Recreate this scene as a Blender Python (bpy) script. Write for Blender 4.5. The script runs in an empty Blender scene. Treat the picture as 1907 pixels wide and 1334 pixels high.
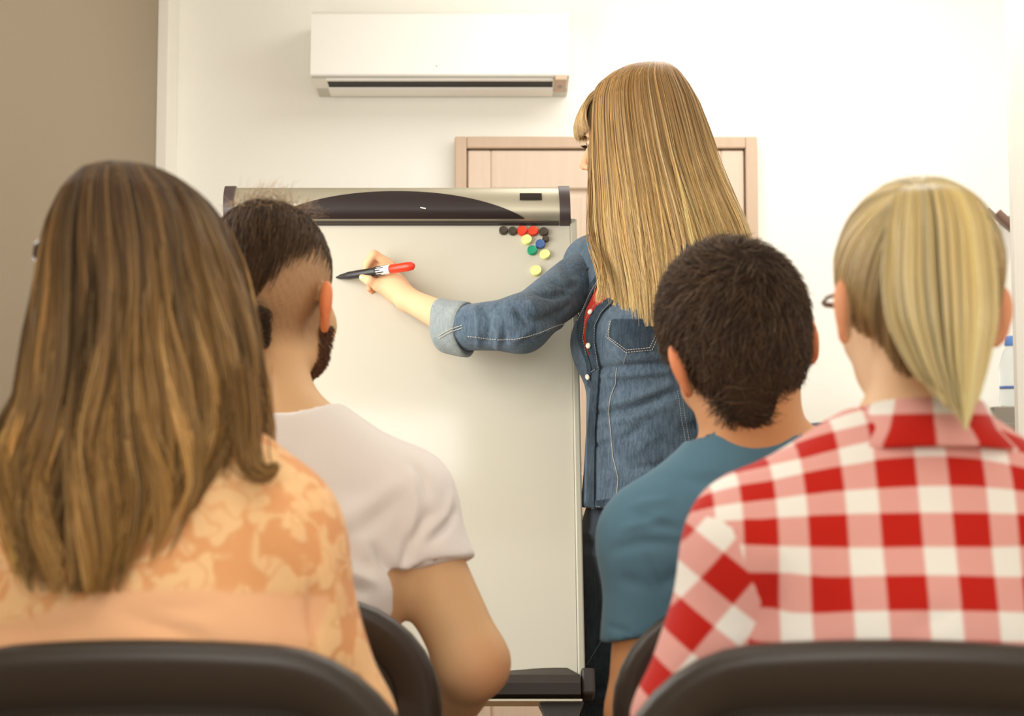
import bpy, bmesh, math, random
import numpy as np
from mathutils import Vector, Matrix, noise as mnoise
from mathutils.bvhtree import BVHTree
random.seed(7); RNG = np.random.default_rng(7)
scene = bpy.context.scene
col = scene.collection

# ------------------------------------------------------------------ camera, light, exposure
FPX = 2900.0
PITCH = math.atan(224/FPX)
CAMZ = 1.0
cam_data = bpy.data.cameras.new('camera'); cam = bpy.data.objects.new('camera', cam_data); col.objects.link(cam)
cam.location = (0, 0, CAMZ); cam.rotation_euler = (math.pi/2 + PITCH, 0, 0)
cam_data.sensor_width = 36; cam_data.lens = 36*FPX/1907
cam_data.dof.use_dof = True; cam_data.dof.focus_distance = 3.12; cam_data.dof.aperture_fstop = 5.0
scene.camera = cam
scene.view_settings.view_transform = 'Standard'; scene.view_settings.look = 'None'
scene.view_settings.exposure = 0.0; scene.view_settings.gamma = 1.0
scene.cycles.use_denoising = True
scene.cycles.max_bounces = 8; scene.cycles.diffuse_bounces = 5

world = bpy.data.worlds.new('world'); scene.world = world; world.use_nodes = True
world.node_tree.nodes['Background'].inputs[0].default_value = (1.0, 0.97, 0.9, 1)
world.node_tree.nodes['Background'].inputs[1].default_value = 0.6

def area(name, loc, target, sx, sy, power, color=(1, .985, .945), spread=180):
    d = bpy.data.lights.new(name, 'AREA'); d.shape = 'RECTANGLE'; d.size = sx; d.size_y = sy
    d.energy = power; d.color = color; d.spread = math.radians(spread)
    o = bpy.data.objects.new(name, d); col.objects.link(o); o.location = loc
    o.rotation_euler = (Vector(target)-Vector(loc)).to_track_quat('-Z', 'Y').to_euler()
    return o
WALL_X = -1.07; BACK_Y = 4.75
area('window_light', (WALL_X+0.03, 2.45, 1.55), (WALL_X+1, 2.75, 1.5), 1.0, 1.1, 27, (1, .985, .96))
area('overhead_fill_front', (0.9, 3.6, 2.72), (0.9, 3.9, 0), 1.8, 1.0, 27)  # added fill that keeps the back wall bright, no known ceiling panel
area('overhead_fill_rear', (0.5, -0.1, 2.72), (0.5, 0.3, 0), 2.2, 1.2, 13)  # added overhead fill for the seated rows, not a lamp of the room
area('ceiling_lamp', (-0.465, 1.14, 2.72), (-0.465, 1.14, 0), .57, .38, 5)
area('rear_fill_light', (-0.1, -1.7, 1.5), (0.3, 3, 1.5), 1.7, 1.3, 46)  # added fill from behind the camera; the rear wall has no window
area('right_rim_light', (3.2, 2.6, 1.7), (0.5, 2.6, 1.2), 1.8, 1.4, 20)  # added for rims and a white wall; no window on the right

# ------------------------------------------------------------------ projection of photo measurements to places in the room
cp, sp = math.cos(PITCH), math.sin(PITCH)
def P(px, py, Y):
    x = (px-953.5)/FPX; y = (667-py)/FPX
    dy = cp - y*sp; dz = sp + y*cp
    t = Y/dy
    return np.array([x*t, Y, CAMZ + dz*t])
def ray(px, py):
    x = (px-953.5)/FPX; y = (667-py)/FPX
    return Vector((x, cp - y*sp, sp + y*cp)).normalized()
def lin(c):
    c = np.asarray(c, float)/255.0
    return np.where(c <= 0.04045, c/12.92, ((c+0.055)/1.055)**2.4)
def V3(*a): return np.array(a, float)
def unit(v): v = np.asarray(v, float); return v/np.linalg.norm(v)

# ------------------------------------------------------------------ materials
class NT:
    def __init__(s, name):
        s.m = bpy.data.materials.new(name); s.m.use_nodes = True; s.t = s.m.node_tree; s.n = s.t.nodes
        s.b = s.n['Principled BSDF']
    def new(s, t, **kw):
        n = s.n.new(t)
        for k, v in kw.items(): setattr(n, k, v)
        return n
    def link(s, a, b): s.t.links.new(a, b)
    def math(s, op, a, b=None, c=None, clamp=False):
        n = s.n.new('ShaderNodeMath'); n.operation = op; n.use_clamp = clamp
        for i, v in enumerate((a, b, c)):
            if v is None: continue
            if isinstance(v, (int, float)): n.inputs[i].default_value = v
            else: s.link(v, n.inputs[i])
        return n.outputs[0]
    def mix(s, f, a, b, blend='MIX'):
        n = s.n.new('ShaderNodeMix'); n.data_type = 'RGBA'; n.blend_type = blend
        for i, v in ((0, f), (6, a), (7, b)):
            if isinstance(v, (int, float)): n.inputs[i].default_value = v
            elif isinstance(v, (tuple, list, np.ndarray)): n.inputs[i].default_value = (*[float(q) for q in v[:3]], 1)
            else: s.link(v, n.inputs[i])
        return n.outputs[2]
    def noise(s, scale, detail=3, vec=None, rough=.5):
        n = s.new('ShaderNodeTexNoise'); n.inputs['Scale'].default_value = scale; n.inputs['Detail'].default_value = detail
        n.inputs['Roughness'].default_value = rough
        if vec is not None: s.link(vec, n.inputs['Vector'])
        return n.outputs['Fac']
    def obj(s): return s.new('ShaderNodeTexCoord').outputs['Object']
    def mapping(s, vec, scale=(1, 1, 1), rot=(0, 0, 0)):
        m = s.new('ShaderNodeMapping'); m.inputs['Scale'].default_value = scale; m.inputs['Rotation'].default_value = rot
        s.link(vec, m.inputs['Vector']); return m.outputs[0]
    def bump(s, h, strength=.3, dist=.002):
        b = s.new('ShaderNodeBump'); b.inputs['Strength'].default_value = strength; b.inputs['Distance'].default_value = dist
        s.link(h, b.inputs['Height']); s.link(b.outputs[0], s.b.inputs['Normal'])
    def setc(s, c):
        if isinstance(c, (tuple, list, np.ndarray)): s.b.inputs['Base Color'].default_value = (*[float(q) for q in c[:3]], 1)
        else: s.link(c, s.b.inputs['Base Color'])

def mat(name, rgb, rough=.5, metal=0, spec=.5, nscale=None, namt=.08, bump=None, sheen=0, coat=0):
    k = NT(name); c = lin(rgb)
    o = k.obj()
    if nscale:
        f = k.noise(nscale, 4, o)
        k.setc(k.mix(f, c*(1-namt), np.minimum(c*(1+namt), 1)))
    else:
        f = k.noise(9, 2, o); k.setc(k.mix(f, c*.985, np.minimum(c*1.015, 1)))
    k.b.inputs['Roughness'].default_value = rough; k.b.inputs['Metallic'].default_value = metal
    k.b.inputs['Specular IOR Level'].default_value = spec
    k.b.inputs['Sheen Weight'].default_value = sheen; k.b.inputs['Coat Weight'].default_value = coat
    if bump: k.bump(k.noise(bump[0], 5, o), bump[1], bump[2])
    return k.m

def attr_mat(name, rough=.5, spec=.4, sss=0, bump=None, sheen=0, aniso=False):
    k = NT(name); a = k.new('ShaderNodeAttribute', attribute_name='Col')
    k.link(a.outputs['Color'], k.b.inputs['Base Color'])
    k.b.inputs['Roughness'].default_value = rough; k.b.inputs['Specular IOR Level'].default_value = spec
    k.b.inputs['Sheen Weight'].default_value = sheen
    if sss:
        k.b.inputs['Subsurface Weight'].default_value = sss; k.b.inputs['Subsurface Radius'].default_value = (1, .35, .2)
        k.b.inputs['Subsurface Scale'].default_value = .012
    if bump: k.bump(k.noise(bump[0], 4, k.obj()), bump[1], bump[2])
    return k.m

M = {}
M['wall'] = mat('white_wall_paint', (247, 246, 238), .9, spec=.15, nscale=60, namt=.01, bump=(220, .12, .0008))
M['wall_left'] = mat('beige_wall_shaded', (166, 153, 133), .9, spec=.15, nscale=40, namt=.012, bump=(220, .12, .0008))  # beige paint, darkened to stand in for grazing shade on this wall
M['ceiling'] = mat('ceiling_paint', (245, 243, 236), .95)
M['plastic_white'] = mat('white_plastic', (246, 245, 238), .45)
M['plastic_grey'] = mat('grey_plastic', (158, 152, 140), .5)
M['plastic_pale'] = mat('pale_grey_plastic', (205, 206, 196), .5)
M['dark_slot'] = mat('dark_slot', (40, 42, 40), .7)
M['black_plastic'] = mat('black_plastic', (52, 45, 38), .42, nscale=500, namt=.1, bump=(900, .25, .0006))
M['black_fabric'] = mat('black_fabric', (46, 41, 36), .9, nscale=700, namt=.15, bump=(900, .4, .001), sheen=.2)
M['dark_brown'] = mat('dark_brown_plastic', (62, 50, 48), .38, nscale=30, namt=.04)
M['tray_dark'] = mat('tray_dark', (44, 36, 30), .45)
M['metal_tube'] = mat('dark_metal_tube', (50, 48, 46), .35, metal=.6)
M['alu'] = mat('brushed_aluminium', (176, 170, 150), .42, metal=.75, nscale=8, namt=.05)
M['alu_frame'] = mat('aluminium_frame', (176, 173, 156), .5, metal=.35)
M['board'] = mat('white_enamel', (192, 187, 170), .11, spec=.45, nscale=3, namt=.012)
M['label_dark'] = mat('dark_sticker', (52, 44, 36), .5)
M['scratch'] = mat('scratch_white', (225, 220, 210), .6)
M['button'] = mat('pearl_button', (232, 226, 208), .3)
M['thread'] = mat('pale_thread', (190, 184, 170), .8)
M['thread2'] = mat('grey_thread', (150, 152, 148), .8)
M['steel'] = mat('steel', (150, 140, 130), .35, metal=.6)
M['brown_bar'] = mat('brown_bar', (122, 98, 84), .45)
M['grey_cabinet'] = mat('grey_cabinet_paint', (140, 134, 122), .6)
M['red_top'] = mat('red_jersey', (228, 62, 38), .85, nscale=300, namt=.06, sheen=.2)
M['shoe'] = mat('dark_shoe_leather', (48, 42, 40), .5)
M['trousers'] = mat('dark_trousers', (50, 54, 66), .9, nscale=200, namt=.1)
M['eye_white'] = mat('eye_white', (178, 164, 150), .4)
M['iris'] = mat('iris', (80, 70, 50), .2)
for k_, c_ in (('mag_black', (66, 58, 46)), ('mag_red', (222, 66, 36)), ('mag_yellow', (240, 234, 150)), ('mag_blue', (64, 98, 150)), ('mag_green', (20, 148, 108))):
    M[k_] = mat(k_, c_, .35)
M['pen_black'] = mat('pen_black', (38, 34, 32), .35)
M['pen_white'] = mat('pen_white', (232, 228, 220), .4)
M['pen_red'] = mat('pen_red', (232, 52, 18), .35)
M['skin'] = attr_mat('skin', .6, .3, .06, bump=(420, .12, .0006))
M['hair'] = attr_mat('hair_strands', .36, .5)
M['hair_soft'] = attr_mat('wavy_hair_strands', .5, .35)
M['hair_base'] = attr_mat('hair_underlayer', .95, .08)
M['hair_matt'] = attr_mat('short_hair_strands', .6, .3)
M['wood_floor'] = None

def wood(name, c1, c2, axis_scale=(14, 14, 1.2)):
    k = NT(name); v = k.mapping(k.obj(), axis_scale)
    f = k.noise(3, 6, v, .6)
    k.setc(k.mix(f, lin(c1), lin(c2))); k.b.inputs['Roughness'].default_value = .55
    k.bump(f, .1, .001); return k.m
M['door_wood'] = wood('door_wood', (214, 192, 170), (228, 210, 190))
M['door_dark'] = wood('door_edge_wood', (196, 170, 146), (212, 188, 164))
M['wood_floor'] = wood('floor_wood', (150, 116, 84), (172, 138, 104), (1.2, 9, 9))

# denim
def denim(name, dark, light, stretch=(60, 60, 60)):
    k = NT(name); o = k.obj()
    fine = k.noise(900, 2, o); big = k.noise(14, 4, o, .6); slub = k.noise(240, 3, k.mapping(o, (1, 1, .12)))
    f = k.math('ADD', k.math('MULTIPLY', fine, .35), k.math('ADD', k.math('MULTIPLY', big, .45), k.math('MULTIPLY', slub, .4)))
    mr = k.new('ShaderNodeMapRange'); mr.inputs['From Min'].default_value = .45; mr.inputs['From Max'].default_value = .75
    k.link(f, mr.inputs['Value'])
    k.setc(k.mix(mr.outputs[0], lin(dark), lin(light)))
    k.b.inputs['Roughness'].default_value = .88; k.b.inputs['Sheen Weight'].default_value = .12; k.b.inputs['Specular IOR Level'].default_value = .2
    h = k.math('ADD', k.noise(30, 3, k.mapping(o, (1, 1, 2.0))), k.math('MULTIPLY', fine, .25))
    k.bump(h, .5, .006)
    return k.m
M['denim'] = denim('denim_shirt', (50, 64, 78), (96, 114, 128))
M['denim_cuff'] = denim('denim_cuff', (124, 134, 136), (156, 164, 162))
M['jeans'] = denim('dark_denim', (30, 36, 42), (52, 60, 68))

def cotton(name, c, amt=.05, sc=700, fold=.35):
    k = NT(name); o = k.obj(); cc = lin(c)
    f = k.noise(sc, 2, o); g = k.noise(10, 3, o)
    ff = k.math('ADD', k.math('MULTIPLY', f, .6), k.math('MULTIPLY', g, .4))
    k.setc(k.mix(ff, cc*(1-amt*2), np.minimum(cc*(1+amt), 1)))
    k.b.inputs['Roughness'].default_value = .9; k.b.inputs['Sheen Weight'].default_value = .1; k.b.inputs['Specular IOR Level'].default_value = .15
    h = k.math('ADD', k.noise(9, 2, k.mapping(o, (1, 1, .7), (0, .6, 0))), k.math('MULTIPLY', f, .03))
    k.bump(h, fold, .016); return k.m
M['white_tee'] = cotton('white_cotton', (236, 230, 224))
M['blue_tee'] = cotton('blue_cotton', (88, 124, 142), .06)

# red gingham from the UV layer (metres of cloth)
def gingham():
    k = NT('red_gingham'); uv = k.new('ShaderNodeUVMap', uv_map='UVMap').outputs[0]
    sep = k.new('ShaderNodeSeparateXYZ'); k.link(uv, sep.inputs[0])
    def stripe(ax, per, duty, ph):
        t = k.math('FRACT', k.math('ADD', k.math('DIVIDE', ax, per), ph))
        d = k.math('ABSOLUTE', k.math('SUBTRACT', t, .5))
        return k.math('SUBTRACT', 1, k.math('MULTIPLY', k.math('SUBTRACT', d, duty/2-.02), 25, clamp=True), clamp=True)
    a = stripe(sep.outputs[0], .0685, .55, .5); b = stripe(sep.outputs[1], .0612, .55, .5)
    weave = k.noise(1500, 1, uv)
    s = k.math('MULTIPLY', k.math('ADD', a, b), .5)
    s = k.math('ADD', s, k.math('MULTIPLY', k.math('SUBTRACT', weave, .5), .12))
    r = k.new('ShaderNodeValToRGB'); r.color_ramp.interpolation = 'LINEAR'
    e = r.color_ramp.elements; e[0].position = 0.0; e[0].color = (*lin((238, 234, 224)), 1)
    e[1].position = 1.0; e[1].color = (*lin((188, 30, 18)), 1)
    x = e.new(.5); x.color = (*lin((224, 162, 152)), 1)
    k.link(s, r.inputs[0]); k.setc(r.outputs[0])
    k.b.inputs['Roughness'].default_value = .9; k.b.inputs['Specular IOR Level'].default_value = .15; k.b.inputs['Sheen Weight'].default_value = .1
    k.bump(k.noise(14, 3, k.obj()), .3, .006)
    return k.m
M['gingham'] = gingham()

# peach lace: vertex attribute 'Col'.r = 1 where the cloth is plain lining
def lace():
    k = NT('peach_lace'); o = k.obj(); a = k.new('ShaderNodeAttribute', attribute_name='Col')
    sep = k.new('ShaderNodeSeparateColor'); k.link(a.outputs['Color'], sep.inputs[0])
    def warp(sc, amt, seed):
        mp = k.new('ShaderNodeMapping'); mp.inputs['Location'].default_value = (seed, seed*.7, -seed); k.link(o, mp.inputs['Vector'])
        nz = k.new('ShaderNodeTexNoise'); nz.inputs['Scale'].default_value = sc; nz.inputs['Detail'].default_value = 1; k.link(mp.outputs[0], nz.inputs['Vector'])
        vm = k.new('ShaderNodeVectorMath', operation='SCALE'); vm.inputs['Scale'].default_value = amt; k.link(nz.outputs['Color'], vm.inputs[0])
        va = k.new('ShaderNodeVectorMath', operation='ADD'); k.link(mp.outputs[0], va.inputs[0]); k.link(vm.outputs[0], va.inputs[1]); return va.outputs[0]
    def blobs(sc, wv, lo_, hi_):
        vo = k.new('ShaderNodeTexVoronoi', feature='F1'); vo.inputs['Scale'].default_value = sc; k.link(wv, vo.inputs['Vector'])
        mr = k.new('ShaderNodeMapRange'); mr.interpolation_type = 'SMOOTHSTEP'; mr.inputs['From Min'].default_value = hi_; mr.inputs['From Max'].default_value = lo_
        k.link(vo.outputs['Distance'], mr.inputs['Value']); return mr.outputs[0]
    def vine(sc, seed, wd):
        n = k.noise(sc, 0, warp(sc*.8, .06, seed)); d = k.math('ABSOLUTE', k.math('SUBTRACT', n, .5))
        return k.math('SUBTRACT', 1, k.math('MULTIPLY', d, 1/wd, clamp=True), clamp=True)
    flower = blobs(17, warp(26, .07, 3.1), .42, .52); petal = blobs(40, warp(34, .03, 7.7), .34, .50)
    m1 = k.math('MAXIMUM', k.math('MULTIPLY', flower, .85), k.math('MULTIPLY', petal, .8))
    m1 = k.math('MAXIMUM', m1, k.math('MULTIPLY', vine(15, 1.3, .05), .95))
    vein = k.math('MULTIPLY', vine(30, 5.9, .035), .6)
    class _F: pass
    mr = k.new('ShaderNodeMapRange'); mr.inputs['From Min'].default_value = 0; mr.inputs['From Max'].default_value = 1
    k.link(k.math('SUBTRACT', m1, vein, clamp=True), mr.inputs['Value'])
    fine = k.noise(500, 2, o)
    lacec = k.mix(mr.outputs[0], lin((234, 170, 114)), lin((253, 212, 156)))
    lacec = k.mix(k.math('MULTIPLY', fine, .2), lacec, lin((210, 146, 102)))
    c = k.mix(sep.outputs[0], lacec, lin((246, 190, 144)))
    k.setc(c); k.b.inputs['Roughness'].default_value = .85; k.b.inputs['Specular IOR Level'].default_value = .2; k.b.inputs['Sheen Weight'].default_value = .1
    h = k.math('ADD', k.math('MULTIPLY', k.math('MULTIPLY', mr.outputs[0], .5), k.math('SUBTRACT', 1, sep.outputs[0])), k.noise(9, 2, o))
    k.bump(h, .35, .005)
    return k.m
M['lace'] = lace()

# ------------------------------------------------------------------ object helpers
def tag(o, label=None, cat=None, group=None, kind=None):
    if label: o['label'] = label
    if cat: o['category'] = cat
    if group: o['group'] = group
    if kind: o['kind'] = kind
    return o
def empty(name, loc, label, cat, group=None):
    o = bpy.data.objects.new(name, None); col.objects.link(o); o.location = loc; o.empty_display_size = .05
    return tag(o, label, cat, group)
def link(name, me, m, parent=None, smooth=True):
    o = bpy.data.objects.new(name, me); col.objects.link(o)
    if m is not None: me.materials.append(m)
    if smooth: me.polygons.foreach_set('use_smooth', np.ones(len(me.polygons), bool))
    if parent is not None:
        o.parent = parent
        bpy_loc = parent.matrix_world if False else None
        # geometry is written in world space; parents only translate/rotate, so cancel the transform chain
        o.matrix_parent_inverse = world_of(parent).inverted()
    return o
def world_of(o):
    m = Matrix.LocRotScale(o.location, o.rotation_euler, o.scale)
    if o.parent: m = world_of(o.parent) @ o.matrix_parent_inverse @ m
    return m
def npmesh(name, V, F, cols=None, uv=None):
    V = np.asarray(V, np.float32); F = np.asarray(F, np.int32); n = F.shape[1]
    me = bpy.data.meshes.new(name); me.vertices.add(len(V)); me.vertices.foreach_set('co', V.ravel())
    me.loops.add(F.size); me.loops.foreach_set('vertex_index', F.ravel())
    me.polygons.add(len(F)); me.polygons.foreach_set('loop_start', np.arange(0, F.size, n, dtype=np.int32))
    me.update(calc_edges=True); me.validate()
    if cols is not None:
        a = me.color_attributes.new('Col', 'FLOAT_COLOR', 'POINT')
        c = np.ones((len(V), 4), np.float32); c[:, :3] = cols; a.data.foreach_set('color', c.ravel())
    if uv is not None:
        l = me.uv_layers.new(name='UVMap'); l.data.foreach_set('uv', np.asarray(uv, np.float32)[F.ravel()].ravel())
    return me
class BM:
    """collect simple shapes, then link as ONE object"""
    def __init__(s): s.b = bmesh.new()
    def box(s, c, size, R=None, bevel=0, seg=2):
        m = Matrix.Diagonal((*size, 1)); m = (R.to_4x4() if R is not None else Matrix.Identity(4)) @ m
        r = bmesh.ops.create_cube(s.b, size=1, matrix=Matrix.Translation(Vector([float(q) for q in c])) @ m)
        if bevel:
            es = list({e for v in r['verts'] for e in v.link_edges})
            bmesh.ops.bevel(s.b, geom=es, offset=bevel, segments=seg, profile=.5, affect='EDGES')
        return s
    def cyl(s, a, b, r1, r2=None, n=20, cap=True):
        a = Vector([float(q) for q in a]); b = Vector([float(q) for q in b]); d = b-a
        q = d.to_track_quat('Z', 'Y').to_matrix().to_4x4()
        bmesh.ops.create_cone(s.b, cap_ends=cap, segments=n, radius1=r1, radius2=r1 if r2 is None else r2, depth=d.length,
                              matrix=Matrix.Translation((a+b)/2) @ q)
        return s
    def lathe(s, prof, origin, axis=(0, 0, 1), n=24):
        q = Vector(axis).to_track_quat('Z', 'Y').to_matrix(); o = Vector([float(x) for x in origin]); rings = []
        for (r, z) in prof:
            rings.append([s.b.verts.new(o + q @ Vector((r*math.cos(2*math.pi*i/n), r*math.sin(2*math.pi*i/n), z))) for i in range(n)])
        for A, B in zip(rings, rings[1:]):
            for i in range(n): s.b.faces.new((A[i], A[(i+1) % n], B[(i+1) % n], B[i]))
        s.b.faces.new(rings[0][::-1]); s.b.faces.new(rings[-1]); return s
    def tube(s, pts, r, n=8):
        pts = [Vector([float(q) for q in p]) for p in pts]; rings = []
        for i, p in enumerate(pts):
            d = (pts[min(i+1, len(pts)-1)]-pts[max(i-1, 0)]).normalized()
            u = d.orthogonal().normalized() if i == 0 else (u0 - d*u0.dot(d)).normalized()
            u0 = u; w = d.cross(u); rr = r[i] if hasattr(r, '__len__') else r
            rings.append([s.b.verts.new(p + rr*(math.cos(2*math.pi*k/n)*u + math.sin(2*math.pi*k/n)*w)) for k in range(n)])
        for A, B in zip(rings, rings[1:]):
            for i in range(n): s.b.faces.new((A[i], A[(i+1) % n], B[(i+1) % n], B[i]))
        s.b.faces.new(rings[0][::-1]); s.b.faces.new(rings[-1]); return s
    def loft(s, rings, cap=True):
        R = [[s.b.verts.new([float(q) for q in p]) for p in r] for r in rings]; n = len(R[0])
        for A, B in zip(R, R[1:]):
            for i in range(n): s.b.faces.new((A[i], A[(i+1) % n], B[(i+1) % n], B[i]))
        if cap: s.b.faces.new(R[0][::-1]); s.b.faces.new(R[-1])
        return s
    def done(s, name, m, parent=None, smooth=False, **kw):
        bmesh.ops.recalc_face_normals(s.b, faces=s.b.faces[:])
        me = bpy.data.meshes.new(name); s.b.to_mesh(me); s.b.free()
        o = link(name, me, m, parent, smooth)
        if smooth:
            for e in me.edges: pass
            me.set_sharp_from_angle(angle=math.radians(35))
        if kw: tag(o, **kw)
        return o

# ------------------------------------------------------------------ the room
def struct(name, c, size, m, parent=None):
    o = BM().box(c, size).done(name, m, parent)
    o['kind'] = 'structure'; return o
RIGHT_X = 3.4; REAR_Y = -1.9
struct('floor', ((RIGHT_X+WALL_X)/2, 1.4, -.05), (RIGHT_X-WALL_X+.4, 7.2, .1), M['wood_floor'])
struct('ceiling', ((RIGHT_X+WALL_X)/2, 1.4, 2.85), (RIGHT_X-WALL_X+.4, 7.2, .1), M['ceiling'])
struct('wall_back', ((RIGHT_X+WALL_X)/2, BACK_Y+.1, 1.4), (RIGHT_X-WALL_X+.4, .2, 2.8), M['wall'])
struct('wall_right', (RIGHT_X+.1, 1.4, 1.4), (.2, 7.0, 2.8), M['wall'])
struct('wall_rear', ((RIGHT_X+WALL_X)/2, REAR_Y-.1, 1.4), (RIGHT_X-WALL_X+.4, .2, 2.8), M['wall'])
wl = BM()   # left wall with a window opening beside the second row
wy0, wy1, wz0, wz1 = 1.9, 2.98, .95, 2.15
yA, yB = REAR_Y, BACK_Y
for (a, b, c, d) in ((yA, wy0, 0, 2.8), (wy1, yB, 0, 2.8), (wy0, wy1, 0, wz0), (wy0, wy1, wz1, 2.8)):
    wl.box((WALL_X-.1, (a+b)/2, (c+d)/2), (.2, b-a, d-c))
o = wl.done('wall_left', M['wall_left']); o['kind'] = 'structure'
wf = BM()
for (c, s_) in (((WALL_X-.12, (wy0+wy1)/2, wz0+.03), (.06, wy1-wy0, .06)), ((WALL_X-.12, (wy0+wy1)/2, wz1-.03), (.06, wy1-wy0, .06)),
                ((WALL_X-.12, wy0+.03, (wz0+wz1)/2), (.06, .06, wz1-wz0)), ((WALL_X-.12, wy1-.03, (wz0+wz1)/2), (.06, .06, wz1-wz0)),
                ((WALL_X-.12, (wy0+wy1)/2, (wz0+wz1)/2), (.05, .05, wz1-wz0))):
    wf.box(c, s_, bevel=.006)
o = wf.done('window_1', M['plastic_white']); o['kind'] = 'structure'
# corner boxing strip that shows between the beige wall and the white one
o = BM().box((WALL_X+.017, BACK_Y-.07, 1.4), (.034, .14, 2.8), bevel=.003).done('trim_1', M['wall']); o['kind'] = 'structure'
# wall end at the right edge of the view
px = P(1891, 600, 3.6)[0]
o = BM().box((px+.06, 3.6+.012, 1.4), (.12, .024, 2.8), bevel=.002).done('wall_end_right', M['wall']); o['kind'] = 'structure'
o['label'] = None if False else 'narrow white end of a wall at the edge of the room'

# door at the back
dl = P(848, 260, BACK_Y); dr = P(1406, 262, BACK_Y); ztop = float(dl[2]); x0, x1 = float(dl[0]), float(dr[0])
door = bpy.data.objects.new('door_1', None); col.objects.link(door); door.location = ((x0+x1)/2, BACK_Y, 0); door['kind'] = 'structure'
fw = .036; yy = BACK_Y-.02
for nm, c, s_ in (('door_frame', ((x0+fw/2), yy, ztop/2), (fw, .05, ztop)), ('door_frame', ((x1-fw/2), yy, ztop/2), (fw, .05, ztop)),
                  ('door_frame', ((x0+x1)/2, yy, ztop-fw/2), (x1-x0-2*fw, .05, fw))):
    BM().box(c, s_, bevel=.004).done(nm, M['door_dark'], door)
lx0, lx1, lz = x0+fw+.004, x1-fw-.004, ztop-fw-.004
BM().box(((lx0+lx1)/2, yy+.012, lz/2), (lx1-lx0, .02, lz)).done('door_leaf', M['door_wood'], door)
sw_ = .1
for c, s_ in (((lx0+.035, yy, lz/2), (.07, .026, lz)), ((lx1-.035, yy, lz/2), (.07, .026, lz)), (((lx0+lx1)/2, yy, lz-.06), (lx1-lx0-.14, .026, .12)),
              (((lx0+lx1)/2, yy, .95), (lx1-lx0-.14, .026, .13)), (((lx0+lx1)/2, yy, .1), (lx1-lx0-.14, .026, .2)), (((lx0+lx1)/2, yy, lz*.5), (.07, .0255, lz-.1))):
    BM().box(c, s_, bevel=.005).done('door_rail', M['door_wood'], door)
for cx in ((lx0*3+lx1)/4, (lx0+lx1*3)/4):
    for z0, z1 in ((.22, .86), (1.04, lz-.14)):
        BM().box((cx, yy+.004, (z0+z1)/2), ((lx1-lx0)/2-.15, .018, z1-z0), bevel=.007).done('door_panel', M['door_wood'], door)

# ------------------------------------------------------------------ wall-mounted air conditioner
def aircon():
    Yf = 4.55
    a = P(578, 140, Yf); b = P(1060, 140, Yf); xl, xr = a[0], b[0]
    zb, zm, zt = P(800, 181, Yf)[2], P(800, 141, Yf)[2], P(800, 18, Yf)[2]
    R = empty('air_conditioner', ((xl+xr)/2, BACK_Y-.1, zb), 'white wall-mounted split air conditioner high on the white back wall', 'air conditioner')
    W = xr-xl
    def body(x, inset=0):
        return [(x, BACK_Y-.002, zt), (x, BACK_Y-.06, zt+.012), (x, Yf+.03, zt+.004), (x, Yf+.006, zt-.012), (x, Yf, zm+.005), (x, Yf+.004, zm), (x, Yf+.05, zm-.006), (x, BACK_Y-.05, zm-.01), (x, BACK_Y-.002, zm-.01)]
    BM().loft([body(xl), body(xr)]).done('casing', M['plastic_white'], R, False)
    def ud(py):            # point of the nearly flat underside seen at picture height py
        Y = Yf+.2*(py-141)/40.; return Y, P(800, py, Y)[2]
    zb = ud(180)[1]
    def low(x): return [(x, BACK_Y-.002, zm-.004), (x, Yf+.004, zm-.002), (x, Yf+.006, zm-.004), (x, Yf+.03, ud(147)[1]), (x, Yf+.19, ud(179)[1]), (x, BACK_Y-.002, zb)]
    BM().loft([low(xl+.004), low(xr-.002)]).done('lower_body', M['plastic_pale'], R, False)
    s0, s1 = P(606, 150, Yf)[0], P(1030, 150, Yf)[0]
    (ya, za), (yb, zb2), (yc, zc1) = ud(144), ud(148), ud(160)
    BM().loft([[(x, ya, za-.001), (x, ya+.002, za-.008), (x, yb, zb2-.006), (x, yb, zb2+.004)] for x in (s0, s1)]).done('upper_lip', M['plastic_white'], R)
    BM().loft([[(x, yb, zb2-.003), (x, yc+.02, zc1-.004), (x, yc+.02, zc1+.004), (x, yb, zb2+.004)] for x in (s0, s1)]).done('air_slot', M['dark_slot'], R)
    (ya, za), (yb, zb2) = ud(160), ud(176)
    BM().loft([[(x, ya, za-.004), (x, ya+.004, za-.011), (x, (ya+yb)/2, (za+zb2)/2-.012), (x, yb, zb2-.006), (x, yb, zb2), (x, ya+.004, za-.002)] for x in (s0-.002, s1+.002)]).done('louvre', M['plastic_white'], R, False)
    c0 = P(1045, 160, Yf)
    BM().box((c0[0], Yf+.075, ud(156)[1]), (.036, .15, .016), bevel=.003).done('sensor_cover', M['door_dark'], R, label='pinkish grey sensor window')
    BM().box((c0[0]-.001, Yf+.08, ud(157)[1]-.008), (.012, .03, .003)).done('indicator', M['plastic_grey'], R)
    d = P(813, 123, Yf)
    BM().cyl((d[0], Yf-.001, d[2]), (d[0], Yf+.003, d[2]), .0022, n=12).done('indicator_dot', M['plastic_grey'], R)
aircon()

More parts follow.
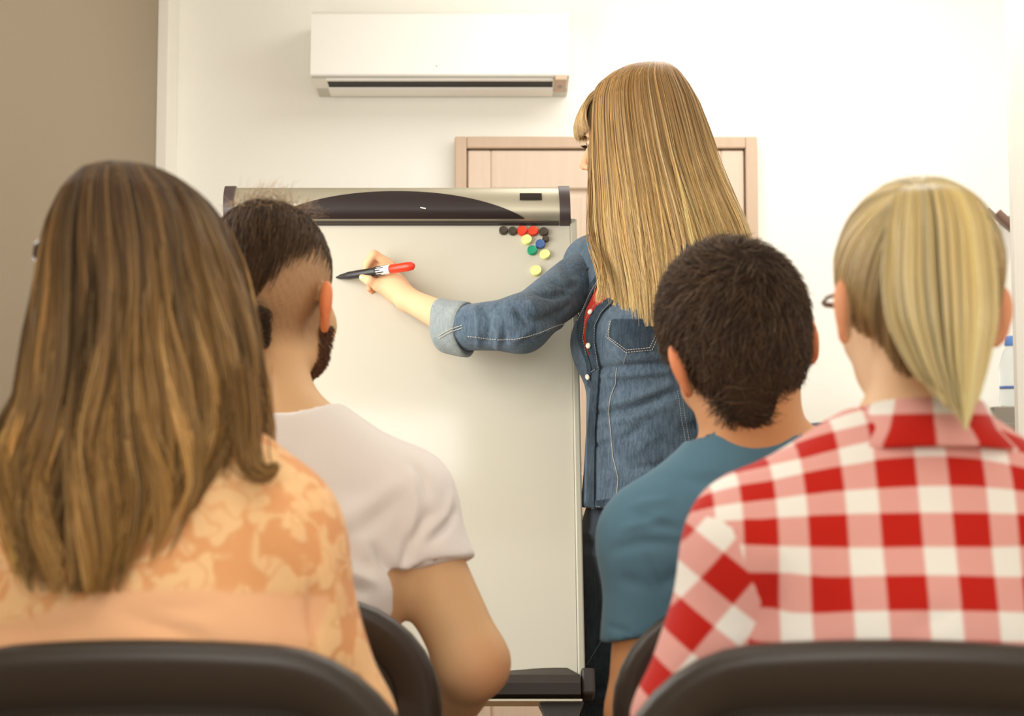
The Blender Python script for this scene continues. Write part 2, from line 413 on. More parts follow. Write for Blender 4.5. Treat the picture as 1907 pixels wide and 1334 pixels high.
# ------------------------------------------------------------------ flip chart
BT = P(741, 417, 3.30); BB = P(741, 1262, 2.98)
upv = unit(BT-BB); LEAN = math.atan2(BT[1]-BB[1], BT[2]-BB[2])
nrm = unit(np.cross(V3(1, 0, 0), upv)); nrm = nrm if nrm[1] < 0 else -nrm      # towards the class
HW = (1048-741)/FPX*np.linalg.norm(BT-[BT[0], 0, CAMZ])*1.0
RM = Matrix(((1, 0, 0), (0, float(-nrm[1]), float(upv[1])), (0, float(-nrm[2]), float(upv[2])))) # x right, y away from class, z up board
def BP(u, v, d=0):   # point on board: u from centre (m), v up from bottom (m), d towards class
    return BB + V3(1, 0, 0)*u + upv*v + nrm*d
HB = float(np.linalg.norm(BT-BB))
def board_uv(px, py):
    r = np.array(ray(px, py)); o = np.array([0, 0, CAMZ]); t = np.dot(BB-o, nrm)/np.dot(r, nrm); p = o+r*t-BB
    return float(p[0]), float(np.dot(p, upv))
def flipchart():
    R = empty('flip_chart', (float(BB[0]), float(BB[1]), 0), 'white magnetic flip chart easel with grey top rail and dark pen tray', 'flip chart')
    BM().box(BP(0, HB/2+.02, -.008), (2*HW, .014, HB+.04), RM).done('board_surface', M['board'], R)
    for s in (-1, 1):
        BM().box(BP(s*(HW+.007), HB/2, -.004), (.014, .026, HB+.02), RM, bevel=.003).done('side_frame', M['alu_frame'], R)
    # half-round top rail
    def prof(x, g=0, e=0):
        pts = []
        for i in range(15):
            a = math.pi*(i/14) - math.pi/2
            d = .036*math.cos(a)**.75 if math.cos(a) > 0 else 0
            pts.append(BP(x, HB+.040+(.0415+g)*math.sin(a), d+g))
        return pts + [BP(x, HB+.082+g, -.02), BP(x, HB-.002-g, -.02)]
    ex = HW+.0
    BM().loft([prof(-ex+.006), prof(ex-.006)]).done('top_rail', M['alu'], R, True)
    for s in (-1, 1):
        BM().loft([prof(s*(ex-.008), .003), prof(s*(ex+.015), .003)]).done('rail_end_cap', M['dark_brown'], R, True)
    # dark lens-shaped clamp on the rail
    b = bmesh.new(); N = 40; rows = []
    for i in range(N+1):
        u = -.27+.54*i/N; hh = .058*(1-(u/.27)**2)+.0008; rr = []
        for j in range(9):
            v = hh*j/8+.001
            a = math.asin(max(-1, min(1, (v-.040)/.0415))); d = .036*max(0, math.cos(a))**.75
            rr.append(b.verts.new([float(q) for q in BP(u, HB+v, d+.0035)]))
        rows.append(rr)
    for A, B in zip(rows, rows[1:]):
        for j in range(8): b.faces.new((A[j], B[j], B[j+1], A[j+1]))
    bmesh.ops.solidify(b, geom=b.faces[:], thickness=.003)
    k = BM(); k.b.free(); k.b = b; k.done('paper_clamp', M['dark_brown'], R, True)
    BM().box(BP(0, HB-.001, .006), (2*ex-.02, .012, .007), RM).done('rail_lip', M['tray_dark'], R)
    def onrail(px, py, off):
        u, v = board_uv(px, py); return u, v
    u0, v0 = board_uv(1008, 369)
    lab = [];
    b = bmesh.new(); rows = []
    for i in range(2):
        rr = []
        for j in range(4):
            v = .037+.017*j/3; a = math.asin((v-.040)/.0415); d = .036*math.cos(a)**.75
            rr.append(b.verts.new([float(q) for q in BP(.262+.047*i, HB+v, d+.0025)]))
        rows.append(rr)
    for j in range(3): b.faces.new((rows[0][j], rows[1][j], rows[1][j+1], rows[0][j+1]))
    bmesh.ops.solidify(b, geom=b.faces[:], thickness=.0015)
    k = BM(); k.b.free(); k.b = b; k.done('dark_sticker', M['label_dark'], R)
    BM().box(BP(.056, HB+.0165, .0395), (.012, .0015, .0022), RM @ Matrix.Rotation(math.radians(12), 3, 'Y')).done('scratch', M['scratch'], R)
    # pen tray
    def tp(x, up=0.0): return [BP(x, .012+up, .0), BP(x, .012+up, .012), BP(x, -.006, .05), BP(x, -.022, .056), BP(x, -.042, .05), BP(x, -.05, .02), BP(x, -.05, -.02), BP(x, .0, -.02)]
    xs = np.linspace(-HW-.0, HW-.012, 33)
    BM().loft([tp(x, .004*math.cos((x-HW+.05)*22) if x < HW-.03 else (-.012 if x > HW-.02 else -.001)) for x in xs]).done('pen_tray', M['tray_dark'], R, True)
    BM().box(BP(0, -.052, .022), (2*HW-.02, .05, .004), RM).done('tray_trim', M['alu'], R)
    for s in (-1, 1):
        BM().box(BP(s*(HW+.003), -.016, .014), (.026, .066, .05), RM, bevel=.005).done('tray_end_cap', M['tray_dark'], R)
        BM().loft([[BP(s*(HW-.048)+q*w, z, d) for q, d in ((-1, .03), (1, .03), (1, -.02), (-1, -.02))] for w, z in ((.042, -.052), (.036, -.064), (.026, -.098), (.025, -.1))]).done('leg_bracket', M['tray_dark'], R, False)
    # tripod legs to the floor
    for s in (-1, 1):
        a = BP(s*(HW-.048), -.085, .0); f = V3(a[0]+s*.05, a[1]-.12, .012)
        BM().cyl(a, f, .013, .013).done('leg', M['metal_tube'], R, True)
        BM().lathe([(.0, 0), (.02, 0), (.02, .02), (.014, .03)], (f[0], f[1], 0)).done('rubber_foot', M['black_plastic'], R, True)
    a = BP(0, HB-.05, -.03); f = V3(a[0], a[1]+.55, .012)
    BM().cyl(a, f, .013).done('rear_leg', M['metal_tube'], R, True)
    BM().lathe([(.0, 0), (.02, 0), (.02, .02), (.014, .03)], (f[0], f[1], 0)).done('rubber_foot', M['black_plastic'], R, True)
flipchart()
mags = [(962, 425, 8.5, 'black', 'dark grey round magnet, outermost of the top row, furthest from the frame'),
        (979.5, 425.5, 8.5, 'black', 'dark grey round magnet touching the red pair'),
        (997, 424.5, 10, 'red', 'red round magnet beside the dark pair, above the pale yellow one'),
        (1017.5, 424.5, 10, 'red', 'red round magnet nearer the flip chart frame'),
        (1037, 425.5, 9, 'black', 'dark grey round magnet under the rail end cap by the frame'),
        (1040, 438.5, 6.5, 'black', 'smallest dark magnet, tucked under the dark one by the frame'),
        (1005, 441, 10.2, 'yellow', 'pale yellow round magnet directly below the two red ones'),
        (1030, 448.5, 9.3, 'blue', 'blue round magnet on the flip chart'),
        (1014.5, 460.5, 9.6, 'green', 'green round magnet on the flip chart'),
        (1038, 467.5, 10, 'yellow', 'pale yellow round magnet beside the green one, close to the frame'),
        (1020.5, 498, 10.6, 'yellow', 'pale yellow round magnet alone below all the others')]
for (mx, my, mr, mc, lb) in mags:
    u, v = board_uv(mx, my); r = mr/FPX*3.28
    o = BM().lathe([(r*.99, 0), (r, .002), (r*.98, .006), (r*.86, .0078), (r*.8, .0072), (r*.3, .0068)], BP(u, v, 0), nrm, 28).done(mc+'_magnet' if mc != 'black' else 'dark_magnet', M['mag_'+mc], None, True)
    tag(o, lb, 'magnet', 'round magnets on the flip chart')

# ------------------------------------------------------------------ right corner: cabinet, bottle, bars
YC = 4.45
zc = float(P(1860, 757, YC)[2]); xg = float(P(1851, 700, YC)[0])
cabR = empty('filing_cabinet', (xg+.2, YC+.15, 0), 'tall grey metal cabinet standing behind the woman in the checked shirt', 'cabinet')
BM().box((xg+.2, YC+.15, zc/2), (.4, .28, zc), bevel=.004).done('cabinet_body', M['grey_cabinet'], cabR)
for k in range(4):
    z_ = .06+(zc-.1)*(k+.5)/4
    d_ = BM().box((xg+.2, YC+.004, z_), (.37, .018, (zc-.12)/4-.012), bevel=.003).done('drawer', M['grey_cabinet'], cabR)
    BM().box((xg+.2, YC-.012, z_+.05), (.11, .015, .014), bevel=.004).done('handle', M['steel'], d_)
tabR = empty('white_side_table', (xg-.2, YC+.15, 0), 'white high side table beside the grey cabinet', 'table')
zt_ = float(P(1830, 752, YC)[2])
BM().box((xg-.14, YC+.15, zt_-.012), (.26, .27, .024), bevel=.003).done('table_top', M['plastic_white'], tabR)
for sx in (-1, 1):
    for sy in (-1, 1):
        BM().box((xg-.14+sx*.11, YC+.15+sy*.11, zt_/2-.012), (.022, .022, zt_-.024), bevel=.002).done('leg', M['plastic_pale'], tabR)
def glassy(name, rgb, rough=.05, alpha=.35):
    k = NT(name); k.setc(lin(rgb)); k.b.inputs['Roughness'].default_value = rough; k.b.inputs['Transmission Weight'].default_value = .9; k.b.inputs['IOR'].default_value = 1.2
    return k.m
M['pet'] = glassy('clear_pet', (238, 243, 246), .08)
M['blue_cap'] = mat('blue_cap', (92, 134, 200), .4)
M['blue_print'] = mat('blue_print', (84, 116, 190), .5)
bxp = P(1884, 755, YC+.06); by = float(bxp[1]); bh = float(P(1884, 627, by)[2])-zc
botR = empty('water_bottle', (float(bxp[0]), by, zc), 'clear plastic water bottle with light blue cap on the grey cabinet', 'bottle')
br = .033; bo = (float(bxp[0]), by, zc+.001)
BM().lathe([(br*.6, 0), (br*.95, .004), (br, .015), (br*.96, .05), (br, .06), (br, bh*.55), (br*.93, bh*.62), (br*.6, bh*.78), (br*.42, bh*.83), (br*.42, bh*.9)], bo, n=28).done('bottle_body', M['pet'], botR, True)
BM().lathe([(br*.48, bh*.86), (br*.5, bh*.87), (br*.5, bh*.985), (br*.44, bh)], bo, n=28).done('cap', M['blue_cap'], botR, True)
BM().lathe([(br*1.01, bh*.26), (br*1.015, bh*.265), (br*1.015, bh*.285), (br*1.01, bh*.29)], bo, n=28).done('label_stripe', M['blue_print'], botR, True)
# slanting bars of a wall rack
rk = empty('wall_rack', tuple(float(q) for q in P(1880, 430, 4.6)), 'brown slanting double bar of a rack on the back wall', 'rack')
a0, a1 = P(1838, 391, 4.6), P(1935, 472, 4.6)
BM().cyl(a0, a1, .0085, n=14).done('bar', M['steel'], rk, True)
a0, a1 = P(1857, 396, 4.56), P(1935, 468, 4.56)
BM().cyl(a0, a1, .0135, n=14).done('bar', M['brown_bar'], rk, True)
a0 = P(1925, 440, 4.62)
BM().box((a0[0], (a0[1]+BACK_Y)/2, a0[2]), (.02, BACK_Y-a0[1], .1), bevel=.003).done('bracket', M['steel'], rk)
a0 = P(1889, 402, 4.62)
BM().cyl((a0[0], a0[1], a0[2]), (a0[0], BACK_Y-.001, a0[2]), .008, n=12).done('wall_peg', M['steel'], rk, True)

# ------------------------------------------------------------------ chairs
def rrect(hw, hh, r, n, arch=0.0):
    pts = []
    for q, (cx, cz) in enumerate(((hw-r, hh-r), (-hw+r, hh-r), (-hw+r, -hh+r), (hw-r, -hh+r))):
        for i in range(n+1):
            a = math.pi/2*q + math.pi/2*i/n
            pts.append((cx+r*math.cos(a), cz+r*math.sin(a)))
        # straight run subdivision
        nx = ((-hw+r, hh), (-hw, -hh+r), (hw-r, -hh), (hw, hh-r))[q]; p0 = pts[-1]
        for i in range(1, 8): pts.append((p0[0]+(nx[0]-p0[0])*i/8, p0[1]+(nx[1]-p0[1])*i/8))
    return pts
def chair(X, Y, yaw, label, hw=.226):
    R = empty('visitor_chair', (X, Y, 0), label, 'chair', 'black visitor chairs in two rows')
    c, s = math.cos(yaw), math.sin(yaw)
    def W(x, y, z): return (X + c*x - s*y, Y + s*x + c*y, z)
    hh = .15; zc_ = .858-hh
    def ring(ins, depth):      # depth: towards the camera is negative
        out = []
        for (x, z) in rrect(hw-ins, hh-ins, max(.125-ins, .02), 8):
            curve = .9*x*x*-1 + .035          # wraps round the sitter
            lean = -(z)*.10
            ar = -.38*x*x                     # arched top
            out.append(W(x, -curve*0+depth + .45*x*x - lean*0 - .12*z, zc_+z+ar*(.5+z/hh*.5)))
        return out
    shell = [ring(.05, .022), ring(.01, .022), ring(.0, .012), ring(.0, -.004), ring(.004, -.012), ring(.011, -.016), ring(.018, -.0165), ring(.024, -.0145), ring(.052, -.0105), ring(.056, -.003), ring(.060, -.003), ring(.064, -.012), ring(.072, -.0185), ring(.082, -.0185), ring(.13, -.0185)]
    b = BM(); b.loft(shell); o = b.done('backrest_shell', M['black_plastic'], R, True); o.data.set_sharp_from_angle(angle=math.radians(60))
    b = BM(); b.loft([ring(.012, .0225), ring(.012, .035), ring(.03, .046), ring(.07, .05), ring(.12, .05)]); o = b.done('backrest_pad', M['black_fabric'], R, True)
    # seat
    def sring(ins, z, r=.07):
        return [W(x, .30+y, z - .02*(y/.21)**2) for x, y in rrect(.235-ins, .215-ins, r, 6)]
    b = BM(); b.loft([sring(.06, .405), sring(.01, .408), sring(0, .418), sring(0, .428)]); b.done('seat_shell', M['black_plastic'], R, True)
    b = BM(); b.loft([sring(.004, .4285), sring(.0, .445), sring(.012, .46), sring(.05, .466), sring(.12, .466)]); b.done('seat', M['black_fabric'], R, True)
    for sx in (-1, 1):
        BM().tube([W(sx*.13, .02, .66), W(sx*.13, -.028, .60), W(sx*.13, -.03, .5), W(sx*.13, .0, .41), W(sx*.13, .08, .395), W(sx*.13, .3, .395)], .011).done('back_support', M['metal_tube'], R, True)
        BM().tube([W(sx*.215, .12, .395), W(sx*.225, .06, .3), W(sx*.235, -.01, .012)], .0125).done('leg', M['metal_tube'], R, True)
        BM().tube([W(sx*.215, .46, .395), W(sx*.225, .5, .3), W(sx*.235, .54, .012)], .0125).done('leg', M['metal_tube'], R, True)
        BM().tube([W(sx*.215, .1, .395), W(sx*.215, .48, .395)], .011).done('seat_rail', M['metal_tube'], R, True)
        for yy_ in (-.01, .54): BM().lathe([(.013, 0), (.018, .002), (.018, .02), (.013, .03)], W(sx*.235, yy_, 0), n=14).done('foot_cap', M['black_plastic'], R, True)
    BM().tube([W(-.215, .3, .395), W(.215, .3, .395)], .011).done('crossbar', M['metal_tube'], R, True)
    return R
ROW1, ROW2 = 1.40, 1.92
chair(-.325, ROW1, 0.0, 'black chair behind the woman in the peach lace blouse', .243)
chair(.345, ROW1, -.10, 'black chair behind the woman in the red checked shirt', .256)
chair(-.312, ROW2, 0, 'black chair behind the man in the white T-shirt')
chair(.350, ROW2, 0, 'black chair behind the man in the blue T-shirt')

# ------------------------------------------------------------------ distance-field modelling for people and cloth
def cap(a, b, r1, r2, k=.02): return dict(t='cap', a=np.asarray(a, float), b=np.asarray(b, float), r1=r1, r2=r2, k=k)
def ecap(a, b, w1, t1, w2, t2, f, k=.02): return dict(t='ecap', a=np.asarray(a, float), b=np.asarray(b, float), w1=w1, t1=t1, w2=w2, t2=t2, f=unit(f), k=k)
def ell(c, r, R=None, k=.02): return dict(t='ell', c=np.asarray(c, float), r=np.asarray(r, float), R=np.eye(3) if R is None else np.asarray(R, float), k=k)
def cyl(a, b, r, k=.002): return dict(t='cyl', a=np.asarray(a, float), b=np.asarray(b, float), r=r, k=k)
def half(p, n, k=.002): return dict(t='half', p=np.asarray(p, float), n=unit(n), k=k)
def sub(p): q = dict(p); q['op'] = 's'; return q
def infl(p, d):
    q = dict(p)
    if q['t'] == 'cap': q['r1'] += d; q['r2'] += d
    elif q['t'] == 'ecap': q['w1'] += d; q['w2'] += d; q['t1'] += d; q['t2'] += d
    elif q['t'] == 'ell': q['r'] = q['r']+d
    return q
def pbox(p):
    if p['t'] == 'cap': r = max(p['r1'], p['r2'])
    elif p['t'] == 'ecap': r = max(p['w1'], p['w2'], p['t1'], p['t2'])
    elif p['t'] == 'cyl': r = p['r']
    elif p['t'] == 'ell': r = float(max(p['r'])); return p['c']-r, p['c']+r
    else: return V3(-9, -9, -9), V3(9, 9, 9)
    return np.minimum(p['a'], p['b'])-r, np.maximum(p['a'], p['b'])+r
def pdist(p, X):
    if p['t'] == 'half': return (X-p['p'].astype(np.float32)) @ p['n'].astype(np.float32)
    if p['t'] == 'ell':
        q = (X-p['c'].astype(np.float32)) @ p['R'].astype(np.float32)     # columns of R = local axes
        r = p['r'].astype(np.float32)
        k0 = np.sqrt(((q/r)**2).sum(-1))+1e-9; k1 = np.sqrt(((q/(r*r))**2).sum(-1))+1e-9
        return k0*(k0-1)/k1
    a, b = p['a'].astype(np.float32), p['b'].astype(np.float32); ab = b-a; L2 = float(ab@ab)
    q = X-a; t = (q@ab)/L2
    if p['t'] == 'cyl':
        L = math.sqrt(L2); ax = t*L; rad = np.sqrt(np.maximum((q*q).sum(-1)-ax*ax, 0))
        return np.maximum(rad-p['r'], np.maximum(-ax, ax-L))
    t = np.clip(t, 0, 1); q = q - t[..., None]*ab
    if p['t'] == 'cap': return np.sqrt((q*q).sum(-1))-(p['r1']+(p['r2']-p['r1'])*t)
    f = p['f'].astype(np.float32); w = p['w1']+(p['w2']-p['w1'])*t; th = p['t1']+(p['t2']-p['t1'])*t
    qf = q@f; ql2 = np.maximum((q*q).sum(-1)-qf*qf, 0)
    k0 = np.sqrt(ql2/(w*w)+(qf/th)**2)+1e-9; k1 = np.sqrt(ql2/w**4+qf**2/th**4)+1e-9
    return k0*(k0-1)/k1
def surfnet(ops, lo, hi, h):
    lo = np.asarray(lo, float); hi = np.asarray(hi, float); n = np.ceil((hi-lo)/h).astype(int)+1
    D = np.full(n, 1.0, np.float32)
    ax = [(lo[i]+h*np.arange(n[i])).astype(np.float32) for i in range(3)]
    for p in ops:
        a, b = pbox(p); m = p['k']*1.2+3*h
        i0 = np.clip(np.floor((a-m-lo)/h).astype(int), 0, n); i1 = np.clip(np.ceil((b+m-lo)/h).astype(int)+1, 0, n)
        if (i1 <= i0).any(): continue
        sl = tuple(slice(i0[i], i1[i]) for i in range(3))
        X = np.stack(np.meshgrid(*[ax[i][sl[i]] for i in range(3)], indexing='ij'), -1)
        d = pdist(p, X); C = D[sl]; k = p['k']
        if p.get('op') == 's': d = -d; hh = np.maximum(k-np.abs(C-d), 0)/k; D[sl] = np.maximum(C, d)+hh*hh*k*.25
        else: hh = np.maximum(k-np.abs(C-d), 0)/k; D[sl] = np.minimum(C, d)-hh*hh*k*.25
    S = D < 0
    c = np.zeros(np.array(n)-1, np.uint8)
    for i in (0, 1):
        for j in (0, 1):
            for k in (0, 1): c += S[i:n[0]-1+i, j:n[1]-1+j, k:n[2]-1+k]
    act = (c > 0) & (c < 8); I = np.argwhere(act); idx = np.full(act.shape, -1, np.int32); idx[act] = np.arange(len(I))
    pos = np.zeros((len(I), 3)); cnt = np.zeros(len(I))
    cs = [(i, j, k) for i in (0, 1) for j in (0, 1) for k in (0, 1)]
    vals = {o: D[I[:, 0]+o[0], I[:, 1]+o[1], I[:, 2]+o[2]] for o in cs}
    for o0 in cs:
        for a_ in range(3):
            if o0[a_]: continue
            o1 = list(o0); o1[a_] = 1; o1 = tuple(o1); v0, v1 = vals[o0], vals[o1]; x = (v0 < 0) != (v1 < 0)
            t = np.where(x, v0/np.where(x, v0-v1, 1), 0)
            pt = np.array(o0)[None, :] + t[:, None]*(np.array(o1)-np.array(o0))[None, :]
            pos += pt*x[:, None]; cnt += x
    V = lo + h*(I+pos/np.maximum(cnt, 1)[:, None])
    Fs = []
    for a_ in range(3):
        b_, c_ = (a_+1) % 3, (a_+2) % 3
        s0 = [slice(None)]*3; s1 = [slice(None)]*3; s0[a_] = slice(0, -1); s1[a_] = slice(1, None)
        S0, S1 = S[tuple(s0)], S[tuple(s1)]; E = np.argwhere(S0 != S1)
        ok = (E[:, b_] > 0) & (E[:, c_] > 0) & (E[:, b_] < n[b_]-1) & (E[:, c_] < n[c_]-1); E = E[ok]
        eb = np.zeros(3, int); eb[b_] = 1; ec = np.zeros(3, int); ec[c_] = 1
        def gi(e): return idx[e[:, 0], e[:, 1], e[:, 2]]
        Q = np.stack([gi(E), gi(E-eb), gi(E-eb-ec), gi(E-ec)], 1)
        ins = S0[E[:, 0], E[:, 1], E[:, 2]]
        Q[~ins] = Q[~ins][:, ::-1]; Fs.append(Q)
    F = np.concatenate(Fs); F = F[(F >= 0).all(1)]
    return V, F
def field_mesh(ops, h, boxes=(), pad=.03, smooth=1):
    lo = np.min([pbox(p)[0] for p in ops if p['t'] != 'half' and p.get('op') != 's'], 0)-pad
    hi = np.max([pbox(p)[1] for p in ops if p['t'] != 'half' and p.get('op') != 's'], 0)+pad
    V, F = surfnet(ops, lo, hi, h)
    for (bl, bh_, hh) in boxes:
        bl = np.asarray(bl, float); bh_ = np.asarray(bh_, float)
        ins = ((V > bl+h*.9) & (V < bh_-h*.9)).all(1); F = F[~ins[F].all(1)]
        V2, F2 = surfnet(ops, bl, bh_, hh); F = np.concatenate([F, F2+len(V)]); V = np.concatenate([V, V2])
    used = np.unique(F); mp = np.full(len(V), -1, np.int64); mp[used] = np.arange(len(used)); V = V[used]; F = mp[F]
    for _ in range(smooth): V = laplace(V, F, .5)
    return V, F
def laplace(V, F, f):
    e = np.concatenate([F[:, [0, 1]], F[:, [1, 2]], F[:, [2, 3]], F[:, [3, 0]]]); A = np.zeros_like(V); c = np.zeros(len(V))
    for i in range(3): A[:, i] = np.bincount(e[:, 0], V[e[:, 1], i], len(V))+np.bincount(e[:, 1], V[e[:, 0], i], len(V))
    c = np.bincount(e[:, 0], minlength=len(V))+np.bincount(e[:, 1], minlength=len(V)); c = np.maximum(c, 1)
    return V*(1-f)+f*A/c[:, None]
def vnormals(V, F):
    n = np.cross(V[F[:, 2]]-V[F[:, 0]], V[F[:, 3]]-V[F[:, 1]]) if F.shape[1] == 4 else np.cross(V[F[:, 1]]-V[F[:, 0]], V[F[:, 2]]-V[F[:, 0]])
    N = np.zeros_like(V)
    for j in range(F.shape[1]):
        for i in range(3): N[:, i] += np.bincount(F[:, j], n[:, i], len(V))
    return N/(np.linalg.norm(N, axis=1)[:, None]+1e-12)
def wob(V, sc, seed=0):     # cheap smooth noise in [-1, 1]
    r = np.random.default_rng(seed); o = np.zeros(len(V)); sc = np.asarray(sc, float)*np.ones(3)
    for i in range(6):
        d = unit(r.normal(size=3))*sc*(1+.35*i); w = unit(r.normal(size=3))*sc*.6
        o += np.sin(V@d+r.uniform(0, 6.3)+1.3*np.sin(V@w+r.uniform(0, 6.3)))/(1+.35*i)
    return o/3.2
def folds(V, N, segs):      # list of (a, b, width, amp); amp<0 = crease
    o = np.zeros(len(V))
    for a, b, w, amp in segs:
        a = np.asarray(a, float); b = np.asarray(b, float); ab = b-a; t = np.clip(((V-a)@ab)/(ab@ab), 0, 1)
        d = np.linalg.norm(V-a-t[:, None]*ab, axis=1); tt = np.sin(np.pi*np.clip(((V-a)@ab)/(ab@ab)*.9+.05, 0, 1))
        o += amp*np.exp(-(d/w)**2)*tt
    return V + N*o[:, None]

def folds_px(V, F, N, segs):     # creases given as picture polylines, laid on the cloth surface: (points, width, amp)
    T = BVHTree.FromPolygons([tuple(q) for q in V], [tuple(int(z) for z in q) for q in F]); O = Vector((0, 0, CAMZ)); o = np.zeros(len(V))
    for pts, w, amp in segs:
        H = []; L = sum(math.hypot(b[0]-a[0], b[1]-a[1]) for a, b in zip(pts, pts[1:])); acc = 0
        for a, b in zip(pts, pts[1:]):
            l = math.hypot(b[0]-a[0], b[1]-a[1]); n = max(2, int(l/5))
            for i in range(n):
                h = T.ray_cast(O, ray(a[0]+(b[0]-a[0])*i/n, a[1]+(b[1]-a[1])*i/n))[0]
                if h is not None: H.append((*h, (acc+l*i/n)/L))
            acc += l
        if len(H) < 2: continue
        H = np.array(H); lo, hi = H[:, :3].min(0)-3*w, H[:, :3].max(0)+3*w; m = np.where(((V > lo) & (V < hi)).all(1))[0]
        if not len(m): continue
        X = V[m]; best = np.full(len(m), 9.); tt = np.zeros(len(m))
        for p, q in zip(H[:-1], H[1:]):
            ab = q[:3]-p[:3]; u = np.clip((X-p[:3])@ab/(ab@ab+1e-12), 0, 1); d = np.linalg.norm(X-p[:3]-u[:, None]*ab, axis=1); b_ = d < best
            best[b_] = d[b_]; tt[b_] = (p[3]+(q[3]-p[3])*u)[b_]
        o[m] += amp*np.exp(-(best/w)**2)*np.clip(np.sin(np.pi*(tt*.92+.04)), 0, 1)**.6
    return V+N*o[:, None]

class Frame:
    def __init__(s, o, fwd, up, sc=1.0):
        s.o = np.asarray(o, float); f = unit(fwd); u = unit(np.asarray(up, float)-f*np.dot(up, f)); r = np.cross(f, u)
        s.R = np.stack([r, f, u], 1); s.s = sc         # columns: right(+x), forward(+y), up(+z)
    def p(s, x, y, z): return s.o + s.R @ (np.array([x, y, z], float)*s.s)
    def loc(s, V): return ((V-s.o) @ s.R)/s.s
    def el(s, c, r, k=.012, R=None):
        RR = s.R if R is None else s.R @ np.asarray(R, float)
        return ell(s.p(*c), np.asarray(r, float)*s.s, RR, k*s.s)
    def cp(s, a, b, r1, r2, k=.01): return cap(s.p(*a), s.p(*b), r1*s.s, r2*s.s, k*s.s)
def frame_yaw(o, yaw, pitch=0, roll=0, sc=1.0):
    """yaw: 0 faces +Y (away from camera), positive turns to the viewer's right; pitch up positive; roll positive = top of head leans to viewer's right"""
    y, p, r = map(math.radians, (yaw, pitch, roll))
    f = V3(math.sin(y)*math.cos(p), math.cos(y)*math.cos(p), math.sin(p))
    right = V3(math.cos(y), -math.sin(y), 0); up = np.cross(right, f)
    up2 = up*math.cos(r)+right*math.sin(r)
    return Frame(o, f, up2, sc)

def head_ops(F, male=False):
    w = 1.04 if male else 1.0; o = []
    o.append(F.el((0, -.012, .045), (.074*w, .094, .082)))
    o.append(F.el((0, -.045, .01), (.060*w, .055, .060), .03))
    o.append(F.el((0, .03, -.012), (.062*w, .062, .086), .02))
    o.append(F.el((0, .028, -.062), ((.056 if male else .048), .056, .036), .025))
    o.append(F.el((0, .076, -.087), (.02, .017, .015), .018))
    for s in (-1, 1):
        o.append(F.el((s*.038, .066, -.022), (.022, .022, .024), .02))
    o.append(F.cp((-.034, .080, .037), (.034, .080, .037), .011, .011, .012))
    for s in (-1, 1): o.append(sub(F.el((s*.031, .1, .014), (.019, .016, .012), .012)))
    for s in (-1, 1): o.append(F.el((s*.031, .0785, .015), (.0135, .0125, .0095), .004))
    o.append(F.cp((0, .088, .02), (0, .111, -.021), .006, .0095, .010))
    for s in (-1, 1): o.append(F.el((s*.0105, .101, -.028), (.0078, .009, .0065), .005))
    o.append(F.el((0, .0925, -.0525), (.021, .011, .0062), .006)); o.append(F.el((0, .0915, -.064), (.019, .0105, .0068), .006))
    o.append(sub(F.cp((-.02, .1035, -.0585), (.02, .1035, -.0585), .0022, .0022, .002)))
    for s in (-1, 1):
        wv = unit((s*.50, -.86, .12)); up = unit(V3(s*.10, -.12, .98)); nv = np.cross(wv, up); nv = nv*(1 if nv[0]*s > 0 else -1)
        up = np.cross(nv, wv); up = up*np.sign(up[2]); R = np.stack([nv, wv, up], 1)
        if np.linalg.det(R) < 0: R[:, 1] *= -1
        c = np.array([s*.0835*(1.02 if male else 1), -.020, .0])
        o.append(F.el(c, (.0062, .0185, .033), .006, R))
        o.append(F.el(c+up*.008+wv*.004, (.0085, .017, .023), .006, R))
        o.append(F.el(c-up*.024-wv*.006, (.0055, .010, .012), .006, R))
        o.append(sub(F.el(c+nv*.0085-wv*.001+up*.002, (.0065, .0105, .0185), .004, R)))
    return o

def hand_ops(w, d, n, s=1.0, side=1, curl=.6):
    """w wrist, d direction of the hand, n palm normal, side: +1 thumb on +cross(d,n)"""
    d = unit(d); n = unit(n-d*np.dot(n, d)); x = np.cross(d, n)*side; o = []
    o.append(ecap(w, w+d*.075*s, .026*s, .016*s, .038*s, .013*s, n, .015))
    for i, (off, L) in enumerate(((.027, .070), (.009, .078), (-.009, .073), (-.026, .058))):
        p = w+d*(.085-.004*abs(i-1))*s+x*off*s; a = .25+.1*i
        for seg, (fr, r) in enumerate(((.45, .0088), (.3, .0080), (.25, .0072))):
            q = p+(d*math.cos(a)+n*math.sin(a))*L*fr*s; o.append(cap(p, q, r*s, r*.93*s, .003)); p = q; a += curl
    p = w+d*.025*s+x*.024*s; a = x*.75+d*.6+n*.35; q = p+unit(a)*.036*s; o.append(cap(p, q, .0135*s, .0105*s, .01)); p = q
    a = x*.35+d*.85+n*.35; q = p+unit(a)*.03*s; o.append(cap(p, q, .0105*s, .0095*s, .003)); q2 = q+unit(d+n*.4)*.024*s; o.append(cap(q, q2, .0095*s, .008*s, .003))
    return o

